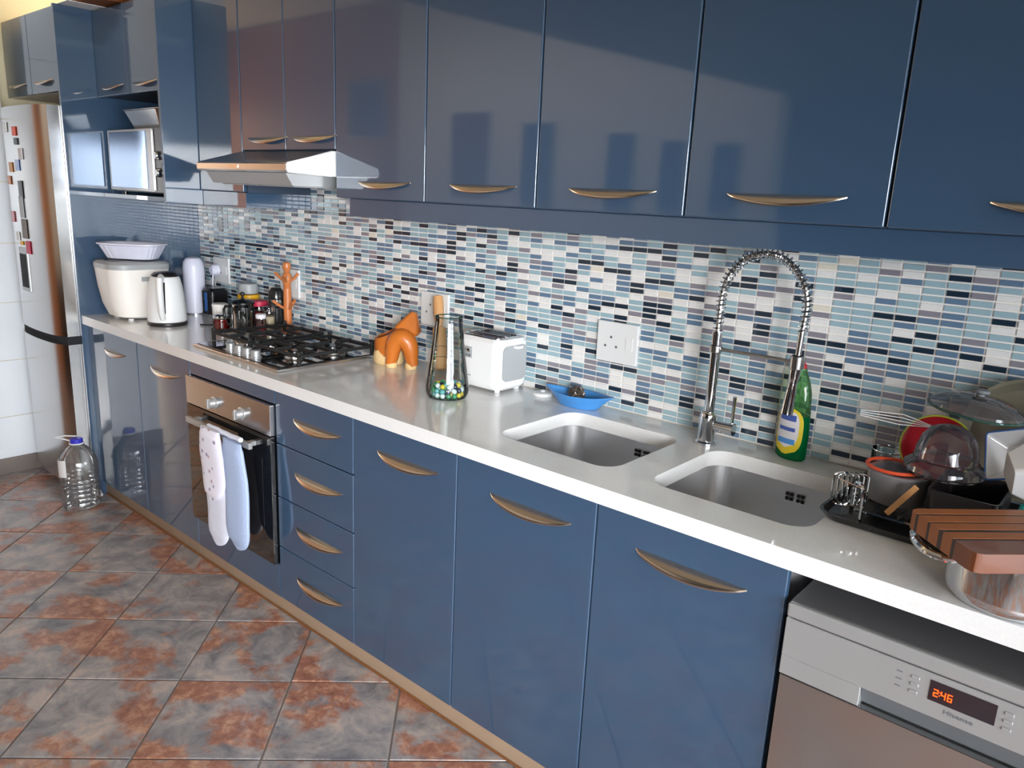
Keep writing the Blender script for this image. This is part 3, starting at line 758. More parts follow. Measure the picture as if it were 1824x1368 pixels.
for cx in (0.60, 0.925):
    g = G(); w, y0, y1, zt = 0.135, -0.455, -0.13, 0.952
    for a, b in (((cx - w, y0), (cx + w, y0)), ((cx + w, y0), (cx + w, y1)), ((cx + w, y1), (cx - w, y1)), ((cx - w, y1), (cx - w, y0)), ((cx - w, -0.30), (cx + w, -0.30))):
        x0_, x1_ = min(a[0], b[0]) - 0.005, max(a[0], b[0]) + 0.005; ya, yb = min(a[1], b[1]) - 0.005, max(a[1], b[1]) + 0.005
        g.box(x0_, x1_, ya, yb, zt - 0.012, zt, 0.002, 1)
    for (bx_, by_, br_) in [b for b in BR if abs(b[0] - cx) < 0.1]:
        for q in range(4):
            a = q * PI / 2 + PI / 4 * 0; c_, s_ = math.cos(a), math.sin(a)
            ex = cx + w if c_ > 0.5 else (cx - w if c_ < -0.5 else bx_); ey = (y1 if by_ > -0.3 else -0.30) if s_ > 0.5 else ((-0.30 if by_ > -0.3 else y0) if s_ < -0.5 else by_)
            sx_, sy_ = bx_ + c_ * 0.022, by_ + s_ * 0.022
            g.box(min(sx_, ex) - 0.004, max(sx_, ex) + 0.004, min(sy_, ey) - 0.004, max(sy_, ey) + 0.004, zt - 0.008, zt + 0.006, 0.002, 1)
    for fx in (cx - w, cx + w):
        for fy in (y0, y1): g.box(fx - 0.006, fx + 0.006, fy - 0.006, fy + 0.006, 0.9137, zt - 0.004, 0.001, 1); g.box(fx - 0.007, fx + 0.007, fy - 0.007, fy + 0.007, zt - 0.002, zt + 0.012, 0.002, 1)
    part('pan_support', g, 'iron', t)

# --- dishwasher
t = thing('dishwasher', 'silver freestanding dishwasher with red lit display under the worktop', 'dishwasher', (3.19, -0.3, 0.0))
dx0, dx1 = 2.897, 3.492
g = G(); g.box(dx0 + 0.003, dx1 - 0.003, -0.57, -0.03, 0.02, 0.766, 0.002); part('body', g, 'steel_soft', t)
g = G(); g.box(dx0, dx1, -0.603, -0.586, 0.768, 0.797, 0.005, 3); part('front_trim', g, 'steel_soft', t)
g = G(); g.box(dx0 + 0.001, dx1 - 0.001, -0.5858, -0.03, 0.768, 0.7965, 0.001); part('top_panel', g, 'shadedtop', t)
g = G(); ya, yb = -0.600, -0.571
# control panel with a scooped grip along its lower edge
g.box(dx0, dx1, ya, yb, 0.684, 0.765, 0.0015, 1); g.box(dx0, 3.046, ya, yb, 0.645, 0.6838, 0.0015, 1); g.box(3.446, dx1, ya, yb, 0.645, 0.6838, 0.0015, 1)
cp = part('control_panel', g, 'steel_soft', t)
g = G(); g.prism([(-0.5985, 0.6838), (-0.5715, 0.6838), (-0.5715, 0.6465), (-0.578, 0.6465)], 3.047, 3.445, 'x'); part('grip_recess', g, 'print', cp)
g = G(); g.box(dx0 + 0.001, dx1 - 0.001, -0.597, -0.5715, 0.09, 0.643, 0.003); part('door', g, 'steel', t)
g = G(); g.box(dx0 + 0.01, dx1 - 0.01, -0.56, -0.54, 0.004, 0.088); part('plinth', g, 'grey_lid', t)
g = G(); g.box(3.152, 3.252, -0.6015, -0.6001, 0.716, 0.754, 0.0004, 1); ds = part('display', g, 'ledbg', cp)
SEG = {'8': 'abcdefg', '6': 'acdefg', '2': 'abged', '5': 'afgcd', '4': 'fgbc', '1': 'bc', '0': 'abcdef'}


def seg7(g, ch, x, z, w, h, t_=0.0016):
    q = {'a': (x, x + w, z + h - t_, z + h), 'd': (x, x + w, z, z + t_), 'g': (x, x + w, z + h / 2 - t_ / 2, z + h / 2 + t_ / 2),
         'f': (x, x + t_, z + h / 2, z + h), 'b': (x + w - t_, x + w, z + h / 2, z + h), 'e': (x, x + t_, z, z + h / 2), 'c': (x + w - t_, x + w, z, z + h / 2)}
    for s in SEG[ch]: a = q[s]; g.box(a[0], a[1], -0.6022, -0.6016, a[2], a[3])


g = G(); seg7(g, '2', 3.159, 0.7265, 0.0075, 0.0135); seg7(g, '4', 3.1705, 0.7265, 0.0075, 0.0135); seg7(g, '6', 3.1805, 0.7265, 0.0075, 0.0135); g.box(3.168, 3.1695, -0.6022, -0.6016, 0.730, 0.7315); g.box(3.168, 3.1695, -0.6022, -0.6016, 0.736, 0.7375)
part('display', g, 'display', ds) if False else part('lit_digits', g, 'display', cp, label='red lit digits')
g = text_mesh('Hisense', 0.0115); g2 = g
bmesh.ops.transform(g.bm, matrix=Matrix.Translation((3.178, -0.6006, 0.7005)) @ Matrix.Rotation(R(90), 4, 'X') @ Matrix.Diagonal((1.25, 1, 1, 1)), verts=g.bm.verts)
part('lettering', g, 'print', cp)
for k in range(3):
    g = G(); g.box(3.122, 3.136, -0.603, -0.6001, 0.7465 - k * 0.014 - 0.003, 0.7465 - k * 0.014 + 0.003, 0.0012, 1); part('button', g, 'steel_soft', cp)
    g = G(); g.box(3.262, 3.276, -0.603, -0.6001, 0.7465 - k * 0.014 - 0.003, 0.7465 - k * 0.014 + 0.003, 0.0012, 1); part('button', g, 'steel_soft', cp)
    g = G(); g.box(3.098, 3.108, -0.6006, -0.6001, 0.7465 - k * 0.014 - 0.001, 0.7465 - k * 0.014 + 0.001); part('printed_symbol', g, 'print', cp)

# ================================================================== ON THE WALL
SK = [(2.018, 'white wall socket between the toaster and the spring tap'), (1.21, 'white wall socket behind the glass vase'),
      (0.262, 'white wall socket behind the wooden mug tree'), (-0.338, 'white wall socket with a plug in it near the white canister')]
for x, lb in SK:
    t = thing('wall_socket', lb, 'socket', (x + 0.072, -0.008, 1.045), group='white wall sockets on the mosaic')
    g = G(); g.box(x, x + 0.145, -0.0185, -0.0067, 1.046, 1.171, 0.003, 2); part('faceplate', g, 'white', t)
    g = G(); g.box(x + 0.106, x + 0.130, -0.0205, -0.0187, 1.09, 1.13, 0.0008); part('switch', g, 'white', t)
    for a, b in ((0.052, 1.124), (0.032, 1.096), (0.072, 1.096)):
        g = G(); g.T = Matrix.Translation((x + a, -0.0186, b)) @ Matrix.Rotation(R(90), 4, 'X'); g.lathe(0, 0, [(0.0042, -0.0001), (0.0042, 0.0004)], 12); part('pin_hole', g, 'print', t)
t = thing('plug', 'round white plug in the socket nearest the white canister', 'plug', (-0.29, -0.03, 1.075))
g = G(); g.T = Matrix.Translation((-0.285, -0.0192, 1.11)) @ Matrix.Rotation(R(90), 4, 'X'); g.lathe(0, 0, [(0.022, 0.0055), (0.029, 0.008), (0.028, 0.03), (0.018, 0.042)], 22); part('body', g, 'white_cool', t)
g = G(); g.tube([(-0.285, -0.05, 1.09), (-0.287, -0.054, 1.04), (-0.285, -0.05, 0.98), (-0.28, -0.046, 0.912)], 0.004, 8); part('cord', g, 'white_cool', t)

# ================================================================== ON THE WORKTOP, LEFT TO RIGHT
Z = ZC + 0.0006


def box_loft(g, specs, r=0.03, n=6):
    g.loft([[(x, y, z) for x, y in rrect(a, b, c, d, rr, n)] for a, b, c, d, z, rr in specs]); return g


t = thing('bread_maker', 'large cream bread maker with grey lid in the worktop corner', 'bread maker', (-0.33, -0.42, Z))
g = G(); box_loft(g, [(-0.405, -0.225, -0.50, -0.325, Z + 0.008, 0.06), (-0.425, -0.215, -0.525, -0.315, Z + 0.016, 0.07), (-0.445, -0.207, -0.545, -0.30, Z + 0.07, 0.08), (-0.458, -0.201, -0.556, -0.29, Z + 0.15, 0.08), (-0.466, -0.196, -0.562, -0.283, Z + 0.232, 0.08)])
part('body', g, 'white_warm', t)
g = G(); box_loft(g, [(-0.468, -0.194, -0.564, -0.281, Z + 0.2325, 0.08), (-0.468, -0.194, -0.564, -0.281, Z + 0.254, 0.08), (-0.455, -0.207, -0.551, -0.294, Z + 0.264, 0.07), (-0.38, -0.28, -0.48, -0.37, Z + 0.268, 0.04)]); ld = part('lid', g, 'grey_lid', t)
g = G(); box_loft(g, [(-0.40, -0.27, -0.53, -0.42, Z + 0.2648, 0.03), (-0.39, -0.28, -0.52, -0.43, Z + 0.2705, 0.03)]); part('viewing_window', g, 'coffee', ld)
g = G(); g.box(-0.196, -0.1945, -0.44, -0.36, Z + 0.18, Z + 0.20, 0.0005, 1); part('badge', g, 'grey_lid', t)
for x, y in ((-0.39, -0.48), (-0.24, -0.48), (-0.24, -0.34), (-0.39, -0.34)):
    g = G(); g.lathe(x, y, [(0.012, Z), (0.012, Z + 0.0078)], 12); part('foot', g, 'white', t)
# fluted dish on the lid, long side towards the camera
g = G(); n = 72; rings = []; c_, s_ = math.cos(R(41)), math.sin(R(41))
for a_, b_, z in [(0.098, 0.06, 0.272), (0.104, 0.066, 0.275), (0.134, 0.088, 0.334), (0.146, 0.097, 0.338), (0.146, 0.097, 0.344), (0.13, 0.084, 0.341), (0.10, 0.062, 0.282)]:
    ring = []
    for i in range(n):
        a = 2 * PI * i / n; fl = 1 + (0.018 * math.cos(24 * a) if 0.273 < z < 0.336 else 0)
        px = a_ * fl * math.copysign(abs(math.cos(a)) ** 0.6, math.cos(a)); py = b_ * fl * math.copysign(abs(math.sin(a)) ** 0.6, math.sin(a))
        ring.append((-0.325 + px * c_ - py * s_, -0.415 + px * s_ + py * c_, Z + z))
    rings.append(ring)
g.loft(rings); single('fluted_dish', g, 'white_cool', 'white fluted oblong dish resting on top of the bread maker', 'dish')

t = thing('kettle', 'white electric kettle with black base in front of the bread maker', 'kettle', (-0.062, -0.395, Z), rotz=R(-36))
g = G(); g.lathe(0, 0, [(0.083, 0.0), (0.084, 0.004), (0.084, 0.012), (0.078, 0.016)], 32); part('base', g, 'coffee', t, local=True)
g = G(); g.lathe(0, 0, [(0.080, 0.0165), (0.083, 0.022), (0.082, 0.06), (0.077, 0.12), (0.070, 0.175), (0.062, 0.208), (0.056, 0.216)], 36); part('body', g, 'white', t, local=True)
g = G(); g.lathe(0, 0, [(0.056, 0.2165), (0.057, 0.222), (0.045, 0.232), (0.02, 0.236)], 32); part('lid', g, 'coffee', t, local=True)
g = G(); g.tube([(0.055, 0, 0.212), (0.085, 0, 0.222), (0.112, 0, 0.212), (0.121, 0, 0.18), (0.118, 0, 0.12), (0.108, 0, 0.065), (0.09, 0, 0.038), (0.078, 0, 0.036)], 0.012, 12, rr=[0.011, 0.013, 0.014, 0.0145, 0.014, 0.013, 0.012, 0.010]); part('handle', g, 'white', t, local=True)
g = G(); g.loft([[(0.0775 - k * 0.0045, s * 0.012, 0.06 + k * 0.045) for s in (-1, 1)] + [(0.0855 - k * 0.005, s * 0.012, 0.06 + k * 0.045) for s in (1, -1)] for k in range(4)]); part('water_gauge', g, 'glass_black', t, local=True)
g = G(); g.loft([[(-0.058, -0.02, 0.205), (-0.058, 0.02, 0.205), (-0.056, 0.0, 0.17)], [(-0.078, -0.006, 0.216), (-0.078, 0.006, 0.216), (-0.074, 0, 0.20)]]); part('spout', g, 'white', t, local=True)
g = G(); g.tube([(0.05, -0.30, 0), (0.08, -0.27, 0), (0.07, -0.20, 0), (-0.02, -0.13, 0), (-0.10, -0.07, 0)], 0.0035, 8)
for v in g.bm.verts: v.co.z += Z + 0.004
single('power_cord', g, 'coffee', 'thin black power cord curling across the worktop behind the kettle', 'cord')

t = thing('tall_container', 'tall pale white container with a domed top behind the kettle', 'canister', (-0.275, -0.15, Z))
g = G(); n = 30; rings = []
for z, r in [(0.0, 0.046), (0.004, 0.05), (0.12, 0.050), (0.22, 0.050), (0.252, 0.046), (0.270, 0.034), (0.277, 0.018)]:
    rings.append([(-0.285 + r * math.cos(2 * PI * i / n), -0.15 + r * math.sin(2 * PI * i / n), Z + z) for i in range(n)])
g.loft(rings); part('body', g, 'white_cool', t)
g = G(); g.lathe(-0.285, -0.15, [(0.056, Z), (0.056, Z + 0.006), (0.0515, Z + 0.0085)], 28, cap1=False); part('foot_ring', g, 'chrome', t)

t = thing('coffee_grinder', 'short black box-shaped appliance with a chrome base, left of the jars', 'appliance', (-0.15, -0.11, Z))
g = G(); box_loft(g, [(-0.20, -0.10, -0.165, -0.07, Z + 0.018, 0.02), (-0.20, -0.10, -0.165, -0.07, Z + 0.125, 0.02), (-0.19, -0.11, -0.155, -0.08, Z + 0.14, 0.02)]); part('body', g, 'black', t)
g = G(); box_loft(g, [(-0.205, -0.095, -0.17, -0.065, Z, 0.022), (-0.205, -0.095, -0.17, -0.065, Z + 0.0175, 0.022)]); part('base', g, 'chrome', t)
g = G(); g.box(-0.16, -0.135, -0.1662, -0.1652, Z + 0.03, Z + 0.12); part('highlight_strip', g, 'blueline', t)  # bluish highlight on the black front, painted as a blue strip


def jar(x, y, r, h, lidm, fillm, label, lidh=0.02, fill=0.7, dome=False, name='storage_jar', neck=0.92):
    t = thing(name, label, 'jar', (x, y, Z), group='jars beside the hob')
    g = G(); g.lathe(x, y, [(r * 0.9, Z), (r, Z + 0.006), (r, Z + h * 0.82), (r * neck, Z + h * 0.93), (r * neck, Z + h)], 24, cap1=False); part('glass', g, 'glass', t)
    g = G(); g.lathe(x, y, [(r * 0.86, Z + 0.003), (r * 0.95, Z + 0.008), (r * 0.95, Z + h * fill), (r * 0.5, Z + h * fill + 0.004)], 20); part('contents', g, fillm, t)
    g = G(); zt = Z + h + 0.0005
    pr = [(r * 0.98, zt - 0.006), (r * 1.0, zt - 0.004), (r * 1.0, zt + lidh), (r * 0.85, zt + lidh + 0.003)]
    if dome: pr = [(r * 0.98, zt - 0.004), (r * 1.02, zt), (r * 0.95, zt + lidh * 0.6), (r * 0.6, zt + lidh * 0.95), (r * 0.2, zt + lidh)]
    g.lathe(x, y, pr, 24); part('lid', g, lidm, t)
    return t


jar(0.085, -0.075, 0.050, 0.115, 'yellow', 'coffee', 'glass storage jar with a yellow lid at the back left of the jars', 0.016)
g = G(); g.lathe(0.085, -0.075, [(0.03, Z + 0.1345), (0.044, Z + 0.138), (0.046, Z + 0.165), (0.04, Z + 0.182), (0.02, Z + 0.188)], 24); single('metal_bowl', g, 'grey_lid', 'upturned small grey bowl resting on the yellow-lidded jar', 'bowl')
jar(0.205, -0.095, 0.040, 0.10, 'pink', 'jam', 'glass jar with a pink-red lid behind the cafetiere', 0.016)
jar(0.285, -0.055, 0.034, 0.135, 'black', 'coffee', 'tall jar with a black domed lid just left of the mug tree', 0.05, dome=True)
jar(0.342, -0.128, 0.027, 0.095, 'chrome', 'spice', 'short spice jar with a shiny steel lid in front of the mug tree', 0.012)
jar(0.385, -0.195, 0.022, 0.075, 'labelwhite', 'red', 'little red jar with a white lid beside the hob corner', 0.010, 0.5)
t = jar(0.182, -0.268, 0.036, 0.052, 'chrome', 'jam', 'squat glass jar of dark red jam with a domed steel lid', 0.014, 0.85, True, 'jam_jar')
t = thing('storage_canister', 'small cream canister behind the jam jar', 'canister', (0.03, -0.19, Z))
g = G(); g.lathe(0.03, -0.19, [(0.03, Z), (0.034, Z + 0.004), (0.035, Z + 0.075)], 24); part('body', g, 'white_warm', t)
g = G(); g.lathe(0.03, -0.19, [(0.0365, Z + 0.0755), (0.0365, Z + 0.088), (0.03, Z + 0.091)], 24); part('lid', g, 'white_warm', t)
t = thing('cafetiere', 'black-framed glass cafetiere at the left rear corner of the hob', 'cafetiere', (0.275, -0.215, Z), rotz=R(215))
g = G(); g.lathe(0, 0, [(0.044, 0.004), (0.046, 0.01), (0.046, 0.115), (0.049, 0.122)], 28, cap1=False); part('beaker', g, 'glass', t, local=True)
g = G(); g.lathe(0, 0, [(0.043, 0.006), (0.0445, 0.012), (0.0445, 0.045), (0.03, 0.046)], 24); part('coffee', g, 'coffee', t, local=True)
g = G(); g.lathe(0, 0, [(0.0475, 0.0), (0.0475, 0.012), (0.0465, 0.012), (0.0465, 0.0)], 28, False, False); g.lathe(0, 0, [(0.0475, 0.095), (0.0475, 0.108), (0.0468, 0.108), (0.0468, 0.095)], 28, False, False)
for k in range(4): a = PI / 4 + k * PI / 2; g.tube([(0.048 * math.cos(a), 0.048 * math.sin(a), 0.001), (0.048 * math.cos(a), 0.048 * math.sin(a), 0.108)], 0.004, 8)
part('frame', g, 'black', t, local=True)
g = G(); g.lathe(0, 0, [(0.051, 0.1225), (0.051, 0.128), (0.035, 0.138), (0.008, 0.141), (0.004, 0.155), (0.011, 0.160), (0.009, 0.17), (0.003, 0.173)], 24); part('lid', g, 'black', t, local=True)
g = G(); g.tube([(0.05, 0, 0.105), (0.08, 0, 0.105), (0.088, 0, 0.09), (0.086, 0, 0.05), (0.07, 0, 0.025), (0.05, 0, 0.02)], 0.006, 10); part('handle', g, 'black', t, local=True)

t = thing('mug_tree', 'orange-brown turned wooden mug tree without mugs beside the hob', 'mug tree', (0.402, -0.075, Z))
mx_, my_ = 0.402, -0.072
g = G(); g.lathe(mx_, my_, [(0.05, Z), (0.052, Z + 0.006), (0.045, Z + 0.014), (0.02, Z + 0.018)], 26); part('base', g, 'wood_tree', t)
g = G(); g.lathe(mx_, my_, [(0.017, Z + 0.0185), (0.018, Z + 0.10), (0.017, Z + 0.19), (0.014, Z + 0.196), (0.017, Z + 0.202), (0.014, Z + 0.208), (0.019, Z + 0.22), (0.021, Z + 0.24), (0.016, Z + 0.258), (0.010, Z + 0.265), (0.016, Z + 0.275), (0.019, Z + 0.29), (0.015, Z + 0.305), (0.005, Z + 0.31)], 22); part('post', g, 'wood_tree', t)
for z, offs in ((0.225, 0), (0.105, PI / 6)):
    for k in range(3):
        a = offs + R(-40) + k * 2 * PI / 3
        g = G(); d = (math.cos(a), math.sin(a)); dl = 0.052 if my_ + d[1] * 0.06 > -0.03 else 0.062
        g.tube([(mx_ + d[0] * 0.015, my_ + d[1] * 0.015, Z + z), (mx_ + d[0] * 0.035, my_ + d[1] * 0.035, Z + z + 0.012), (mx_ + d[0] * dl, my_ + d[1] * dl, Z + z + 0.032)], 0.006, 9, rr=[0.0055, 0.006, 0.007]); part('peg', g, 'wood_tree', t)

# carved wooden holder: hollow stump, arched piece and cone
t = thing('carved_wood_holder', 'orange carved wooden holder with pale bark feet right of the hob', 'holder', (1.21, -0.13, Z))
ex, ey = 1.165, -0.135
g = G(); n = 28; rings = []
def stump(r, z, sl=0.0): return [(ex + r * (1.05 * math.cos(a)), ey + r * (0.95 * math.sin(a)), Z + z + sl * (math.sin(a) * 0.5 + math.cos(a) * 0.5)) for a in [2 * PI * i / n for i in range(n)]]
rings = [stump(0.046, 0.035), stump(0.052, 0.045), stump(0.054, 0.085, 0.012), stump(0.052, 0.115, 0.03), stump(0.044, 0.116, 0.03), stump(0.042, 0.075, 0.01), stump(0.03, 0.062)]
g.loft(rings); part('stump', g, 'wood_or', t)
g = G(); rn = random.Random(3); rings = []
for z, r in [(0.0, 0.050), (0.006, 0.0565), (0.022, 0.0585), (0.036, 0.056), (0.044, 0.0545), (0.046, 0.048)]:
    rings.append([(ex + r * (1.05 * math.cos(a)), ey + r * (0.95 * math.sin(a)), Z + z + (0.008 * math.sin(3 * a + 1) + 0.006 * math.sin(7 * a) if 0.03 < z else 0)) for a in [2 * PI * i / n for i in range(n)]])
g.loft(rings); part('bark_base', g, 'wood_pale', t)
g = G(); pts = []
for i in range(15):
    a = PI * i / 14; pts.append((1.262 + 0.036 * math.cos(a) * 0.9, -0.105 + 0.036 * math.cos(a) * 0.5 - 0.05, Z + 0.04 + 0.072 * math.sin(a)))
pts = [(pts[0][0] + 0.006, pts[0][1] + 0.003, Z + 0.012)] + pts + [(pts[-1][0] - 0.006, pts[-1][1] - 0.003, Z + 0.012)]
g.tube(pts, 0.024, 12, rr=[0.020] + [0.024 + 0.012 * math.sin(PI * i / 14) for i in range(15)] + [0.020]); part('arch', g, 'wood_or', t)
g = G(); g.lathe(1.293, -0.137, [(0.02, Z), (0.023, Z + 0.012), (0.018, Z + 0.03)], 14); g.lathe(1.226, -0.173, [(0.02, Z), (0.023, Z + 0.012), (0.018, Z + 0.03)], 14); part('bark_foot', g, 'wood_pale', t)
g = G(); g.T = Matrix.Translation((1.245, -0.115, Z + 0.128)) @ Matrix.Rotation(R(35), 4, 'Z') @ Matrix.Rotation(R(14), 4, 'Y')
g.loft([[(x, y, 0) for x, y in rrect(-0.042, 0.042, -0.034, 0.034, 0.014, 3)], [(x, y, 0.012) for x, y in rrect(-0.046, 0.046, -0.038, 0.038, 0.014, 3)], [(x + 0.004, y, 0.05) for x, y in rrect(-0.026, 0.026, -0.022, 0.022, 0.012, 3)], [(x + 0.006, y, 0.078) for x, y in rrect(-0.010, 0.010, -0.010, 0.010, 0.006, 3)]])
part('cone_top', g, 'wood_or', t)
g = G(); g.loft([stump(0.0415, 0.107, 0.03), stump(0.041, 0.109, 0.03)]); part('hollow', g, 'wood_in', t)

# leaning rolling pin
t = thing('rolling_pin', 'tan wooden rolling pin leaning on the wall behind the glass vase', 'rolling pin', (1.39, -0.10, Z))
a0 = Vector((1.415, -0.105, Z + 0.012)); a1 = Vector((1.325, -0.040, Z + 0.265)); ax = (a1 - a0)
def along(ss): return [tuple(a0 + ax * s for s in [q])[0] for q in ss]
ss = [0.0, 0.02, 0.3, 0.62, 0.66]; g = G(); g.tube([a0 + ax * s for s in [0.0, 0.015, 0.2, 0.4, 0.56, 0.575]], 0.02, 18, rr=[0.012, 0.022, 0.025, 0.025, 0.023, 0.014]); part('barrel', g, 'wood_pin', t)
g = G(); g.tube([a0 + ax * s for s in [0.576, 0.62, 0.7, 0.82, 0.93, 0.985, 1.0]], 0.015, 14, rr=[0.011, 0.014, 0.018, 0.0195, 0.019, 0.018, 0.008]); part('grip', g, 'wood_pin', t)
for s in (0.16, 0.30):
    g = G(); g.tube([a0 + ax * s, a0 + ax * (s + 0.006)], 0.0262, 18); part('groove_ring', g, 'brownstripe', t)

# vase with marbles
vx, vy = 1.665, -0.315
t = thing('glass_vase', 'clear tapering glass vase with marbles in it, in front of the toaster', 'vase', (vx, vy, Z))
prof = [(0.05, 0.0), (0.061, 0.004), (0.068, 0.02), (0.0675, 0.04), (0.062, 0.08), (0.055, 0.13), (0.048, 0.19), (0.043, 0.235), (0.042, 0.25), (0.043, 0.258)]
g = G(); g.lathe(vx, vy, [(r, Z + z) for r, z in prof], 40, cap1=False); part('wall', g, 'glass', t)
g = G(); g.tube([(vx + 0.043 * math.cos(a), vy + 0.043 * math.sin(a), Z + 0.258) for a in [2 * PI * i / 30 for i in range(30)]], 0.0018, 8, closed=True); part('lip', g, 'glass_edge', t)
rn = random.Random(11); pts = []
mk = ['mb_green', 'mb_sea', 'mb_clear', 'mb_green', 'mb_yellow', 'mb_sea', 'mb_clear', 'mb_ink']
mbm = {}
for k in set(mk):
    g = G(); g.sphere((0, 0, 0), 0.0085, 12, 8); mbm[k] = mesh_of('marble', g, k)
for lay, (zr, rmax) in enumerate([(0.0135, 0.048), (0.0275, 0.050), (0.041, 0.042)]):
    for ring, cnt in ((0.046 if lay < 2 else 0.036, 15 if lay < 2 else 11), (0.028 if lay < 2 else 0.018, 9 if lay < 2 else 5), (0.009, 3 if lay < 2 else 0)):
        for i in range(cnt):
            a = 2 * PI * i / cnt + lay * 0.4 + ring * 40; pts.append((vx + ring * math.cos(a), vy + ring * math.sin(a), Z + zr + rn.uniform(-0.001, 0.001)))
for p in pts:
    kk = rn.choice(mk); nm = {'green': 'deep green', 'sea': 'sea blue', 'clear': 'pale clear', 'yellow': 'yellow', 'ink': 'dark inky blue'}[kk[3:]]
    o = bpy.data.objects.new('glass_marble', mbm[kk]); COL.objects.link(o); o.location = p
    o['label'] = nm + ' glass marble in the heap inside the glass vase'; o['category'] = 'marble'; o['group'] = nm + ' marbles in the vase'

# toaster
t = thing('toaster', 'white two-slot toaster with steel top between the vase and the socket', 'toaster', (1.665, -0.095, Z))
g = G(); tx0, tx1, ty0, ty1 = 1.558, 1.757, -0.178, -0.022
box_loft(g, [(tx0 + 0.012, tx1 - 0.012, ty0 + 0.01, ty1 - 0.01, Z + 0.010, 0.03), (tx0 + 0.002, tx1 - 0.002, ty0 + 0.002, ty1 - 0.002, Z + 0.02, 0.035), (tx0, tx1, ty0, ty1, Z + 0.035, 0.035), (tx0, tx1, ty0, ty1, Z + 0.165, 0.035), (tx0 + 0.008, tx1 - 0.008, ty0 + 0.008, ty1 - 0.008, Z + 0.177, 0.03)]); part('body', g, 'white', t)
g = G(); box_loft(g, [(tx0 + 0.012, tx1 - 0.02, ty0 + 0.012, ty1 - 0.012, Z + 0.1772, 0.028), (tx0 + 0.012, tx1 - 0.02, ty0 + 0.012, ty1 - 0.012, Z + 0.181, 0.028)]); tp = part('top_plate', g, 'chrome', t)
for yy in (-0.128, -0.072): g = G(); g.box(tx0 + 0.03, tx1 - 0.035, yy - 0.013, yy + 0.013, Z + 0.1811, Z + 0.1822); part('slot', g, 'dark', tp)
for yy in (-0.144, -0.112, -0.088, -0.056): g = G(); g.tube([(tx0 + 0.03, yy, Z + 0.184), (tx1 - 0.035, yy, Z + 0.184)], 0.0015, 6); part('slot_wire', g, 'chrome', tp)
g = G(); box_loft(g, [(0, 0.115, 0, 0.118, 0.0, 0.02), (0, 0.115, 0, 0.118, 0.003, 0.02)])
bmesh.ops.transform(g.bm, matrix=Matrix.Translation((tx1 - 0.0015, ty0 + 0.02, Z + 0.04)) @ Matrix(((0, 0, 1, 0), (1, 0, 0, 0), (0, 1, 0, 0), (0, 0, 0, 1))), verts=g.bm.verts); part('side_inset', g, 'grey_lid', t)
g = G(); g.box(tx1 + 0.0018, tx1 + 0.02, -0.112, -0.082, Z + 0.148, Z + 0.158, 0.003); part('lever', g, 'white', t)
g = G(); g.box(1.588, 1.640, ty0 - 0.0025, ty0 - 0.0002, Z + 0.105, Z + 0.142, 0.001, 1); cp = part('control_panel', g, 'grey_lid', t)
g = G(); g.T = Matrix.Translation((1.627, ty0 - 0.0026, Z + 0.131)) @ Matrix.Rotation(R(90), 4, 'X'); g.lathe(0, 0, [(0.008, 0), (0.0075, 0.006), (0.005, 0.007)], 16); part('dial', g, 'chrome', cp)
for k in range(3): g = G(); g.box(1.593 + k * 0.015, 1.603 + k * 0.015, ty0 - 0.0045, ty0 - 0.0026, Z + 0.109, Z + 0.117, 0.0006, 1); part('button', g, 'print', cp)
g = G(); g.box(1.593, 1.612, ty0 - 0.0035, ty0 - 0.0026, Z + 0.129, Z + 0.133); part('printed_mark', g, 'print', cp)
g = G(); g.box(1.60, 1.635, ty0 - 0.0008, ty0 - 0.0001, Z + 0.045, Z + 0.049); part('printed_mark', g, 'grey_lid', t)
for x in (tx0 + 0.03, tx1 - 0.03):
    for y in (ty0 + 0.03, ty1 - 0.03): g = G(); g.lathe(x, y, [(0.009, Z), (0.010, Z + 0.0098)], 12); part('foot', g, 'white', t)

t = thing('sink_plug', 'round white sink plug lying between the toaster and blue dish', 'sink plug', (1.845, -0.055, Z))
g = G(); g.lathe(1.845, -0.055, [(0.032, Z), (0.034, Z + 0.004), (0.03, Z + 0.010), (0.02, Z + 0.013)], 26); part('disc', g, 'white', t)
g = G(); g.lathe(1.845, -0.055, [(0.008, Z + 0.0132), (0.010, Z + 0.017), (0.005, Z + 0.019)], 14); part('knob', g, 'white', t)

# blue boat-shaped dish with scourer
t = thing('blue_dish', 'sky blue boat-shaped plastic dish against the mosaic behind the left sink', 'dish', (2.005, -0.075, Z), rotz=R(6))
g = G(); n = 40; rings = []
def boat(L_, W_, z, e=0.0): return [(L_ * math.cos(a) * (1 + 0.12 * abs(math.cos(a)) ** 6 * e), W_ * math.sin(a) * (1 - 0.25 * abs(math.cos(a)) * e), z + 0.008 * e * math.cos(a) ** 4) for a in [2 * PI * i / n for i in range(n)]]
rings = [boat(0.062, 0.030, 0.0), boat(0.068, 0.034, 0.003), boat(0.092, 0.05, 0.028, 0.7), boat(0.108, 0.056, 0.040, 1), boat(0.108, 0.056, 0.0425, 1), boat(0.10, 0.051, 0.040, 0.9), boat(0.086, 0.045, 0.026, 0.6), boat(0.06, 0.028, 0.005)]
g.loft(rings); part('bowl', g, 'bluedish', t, local=True)
g = G(); rn = random.Random(5)
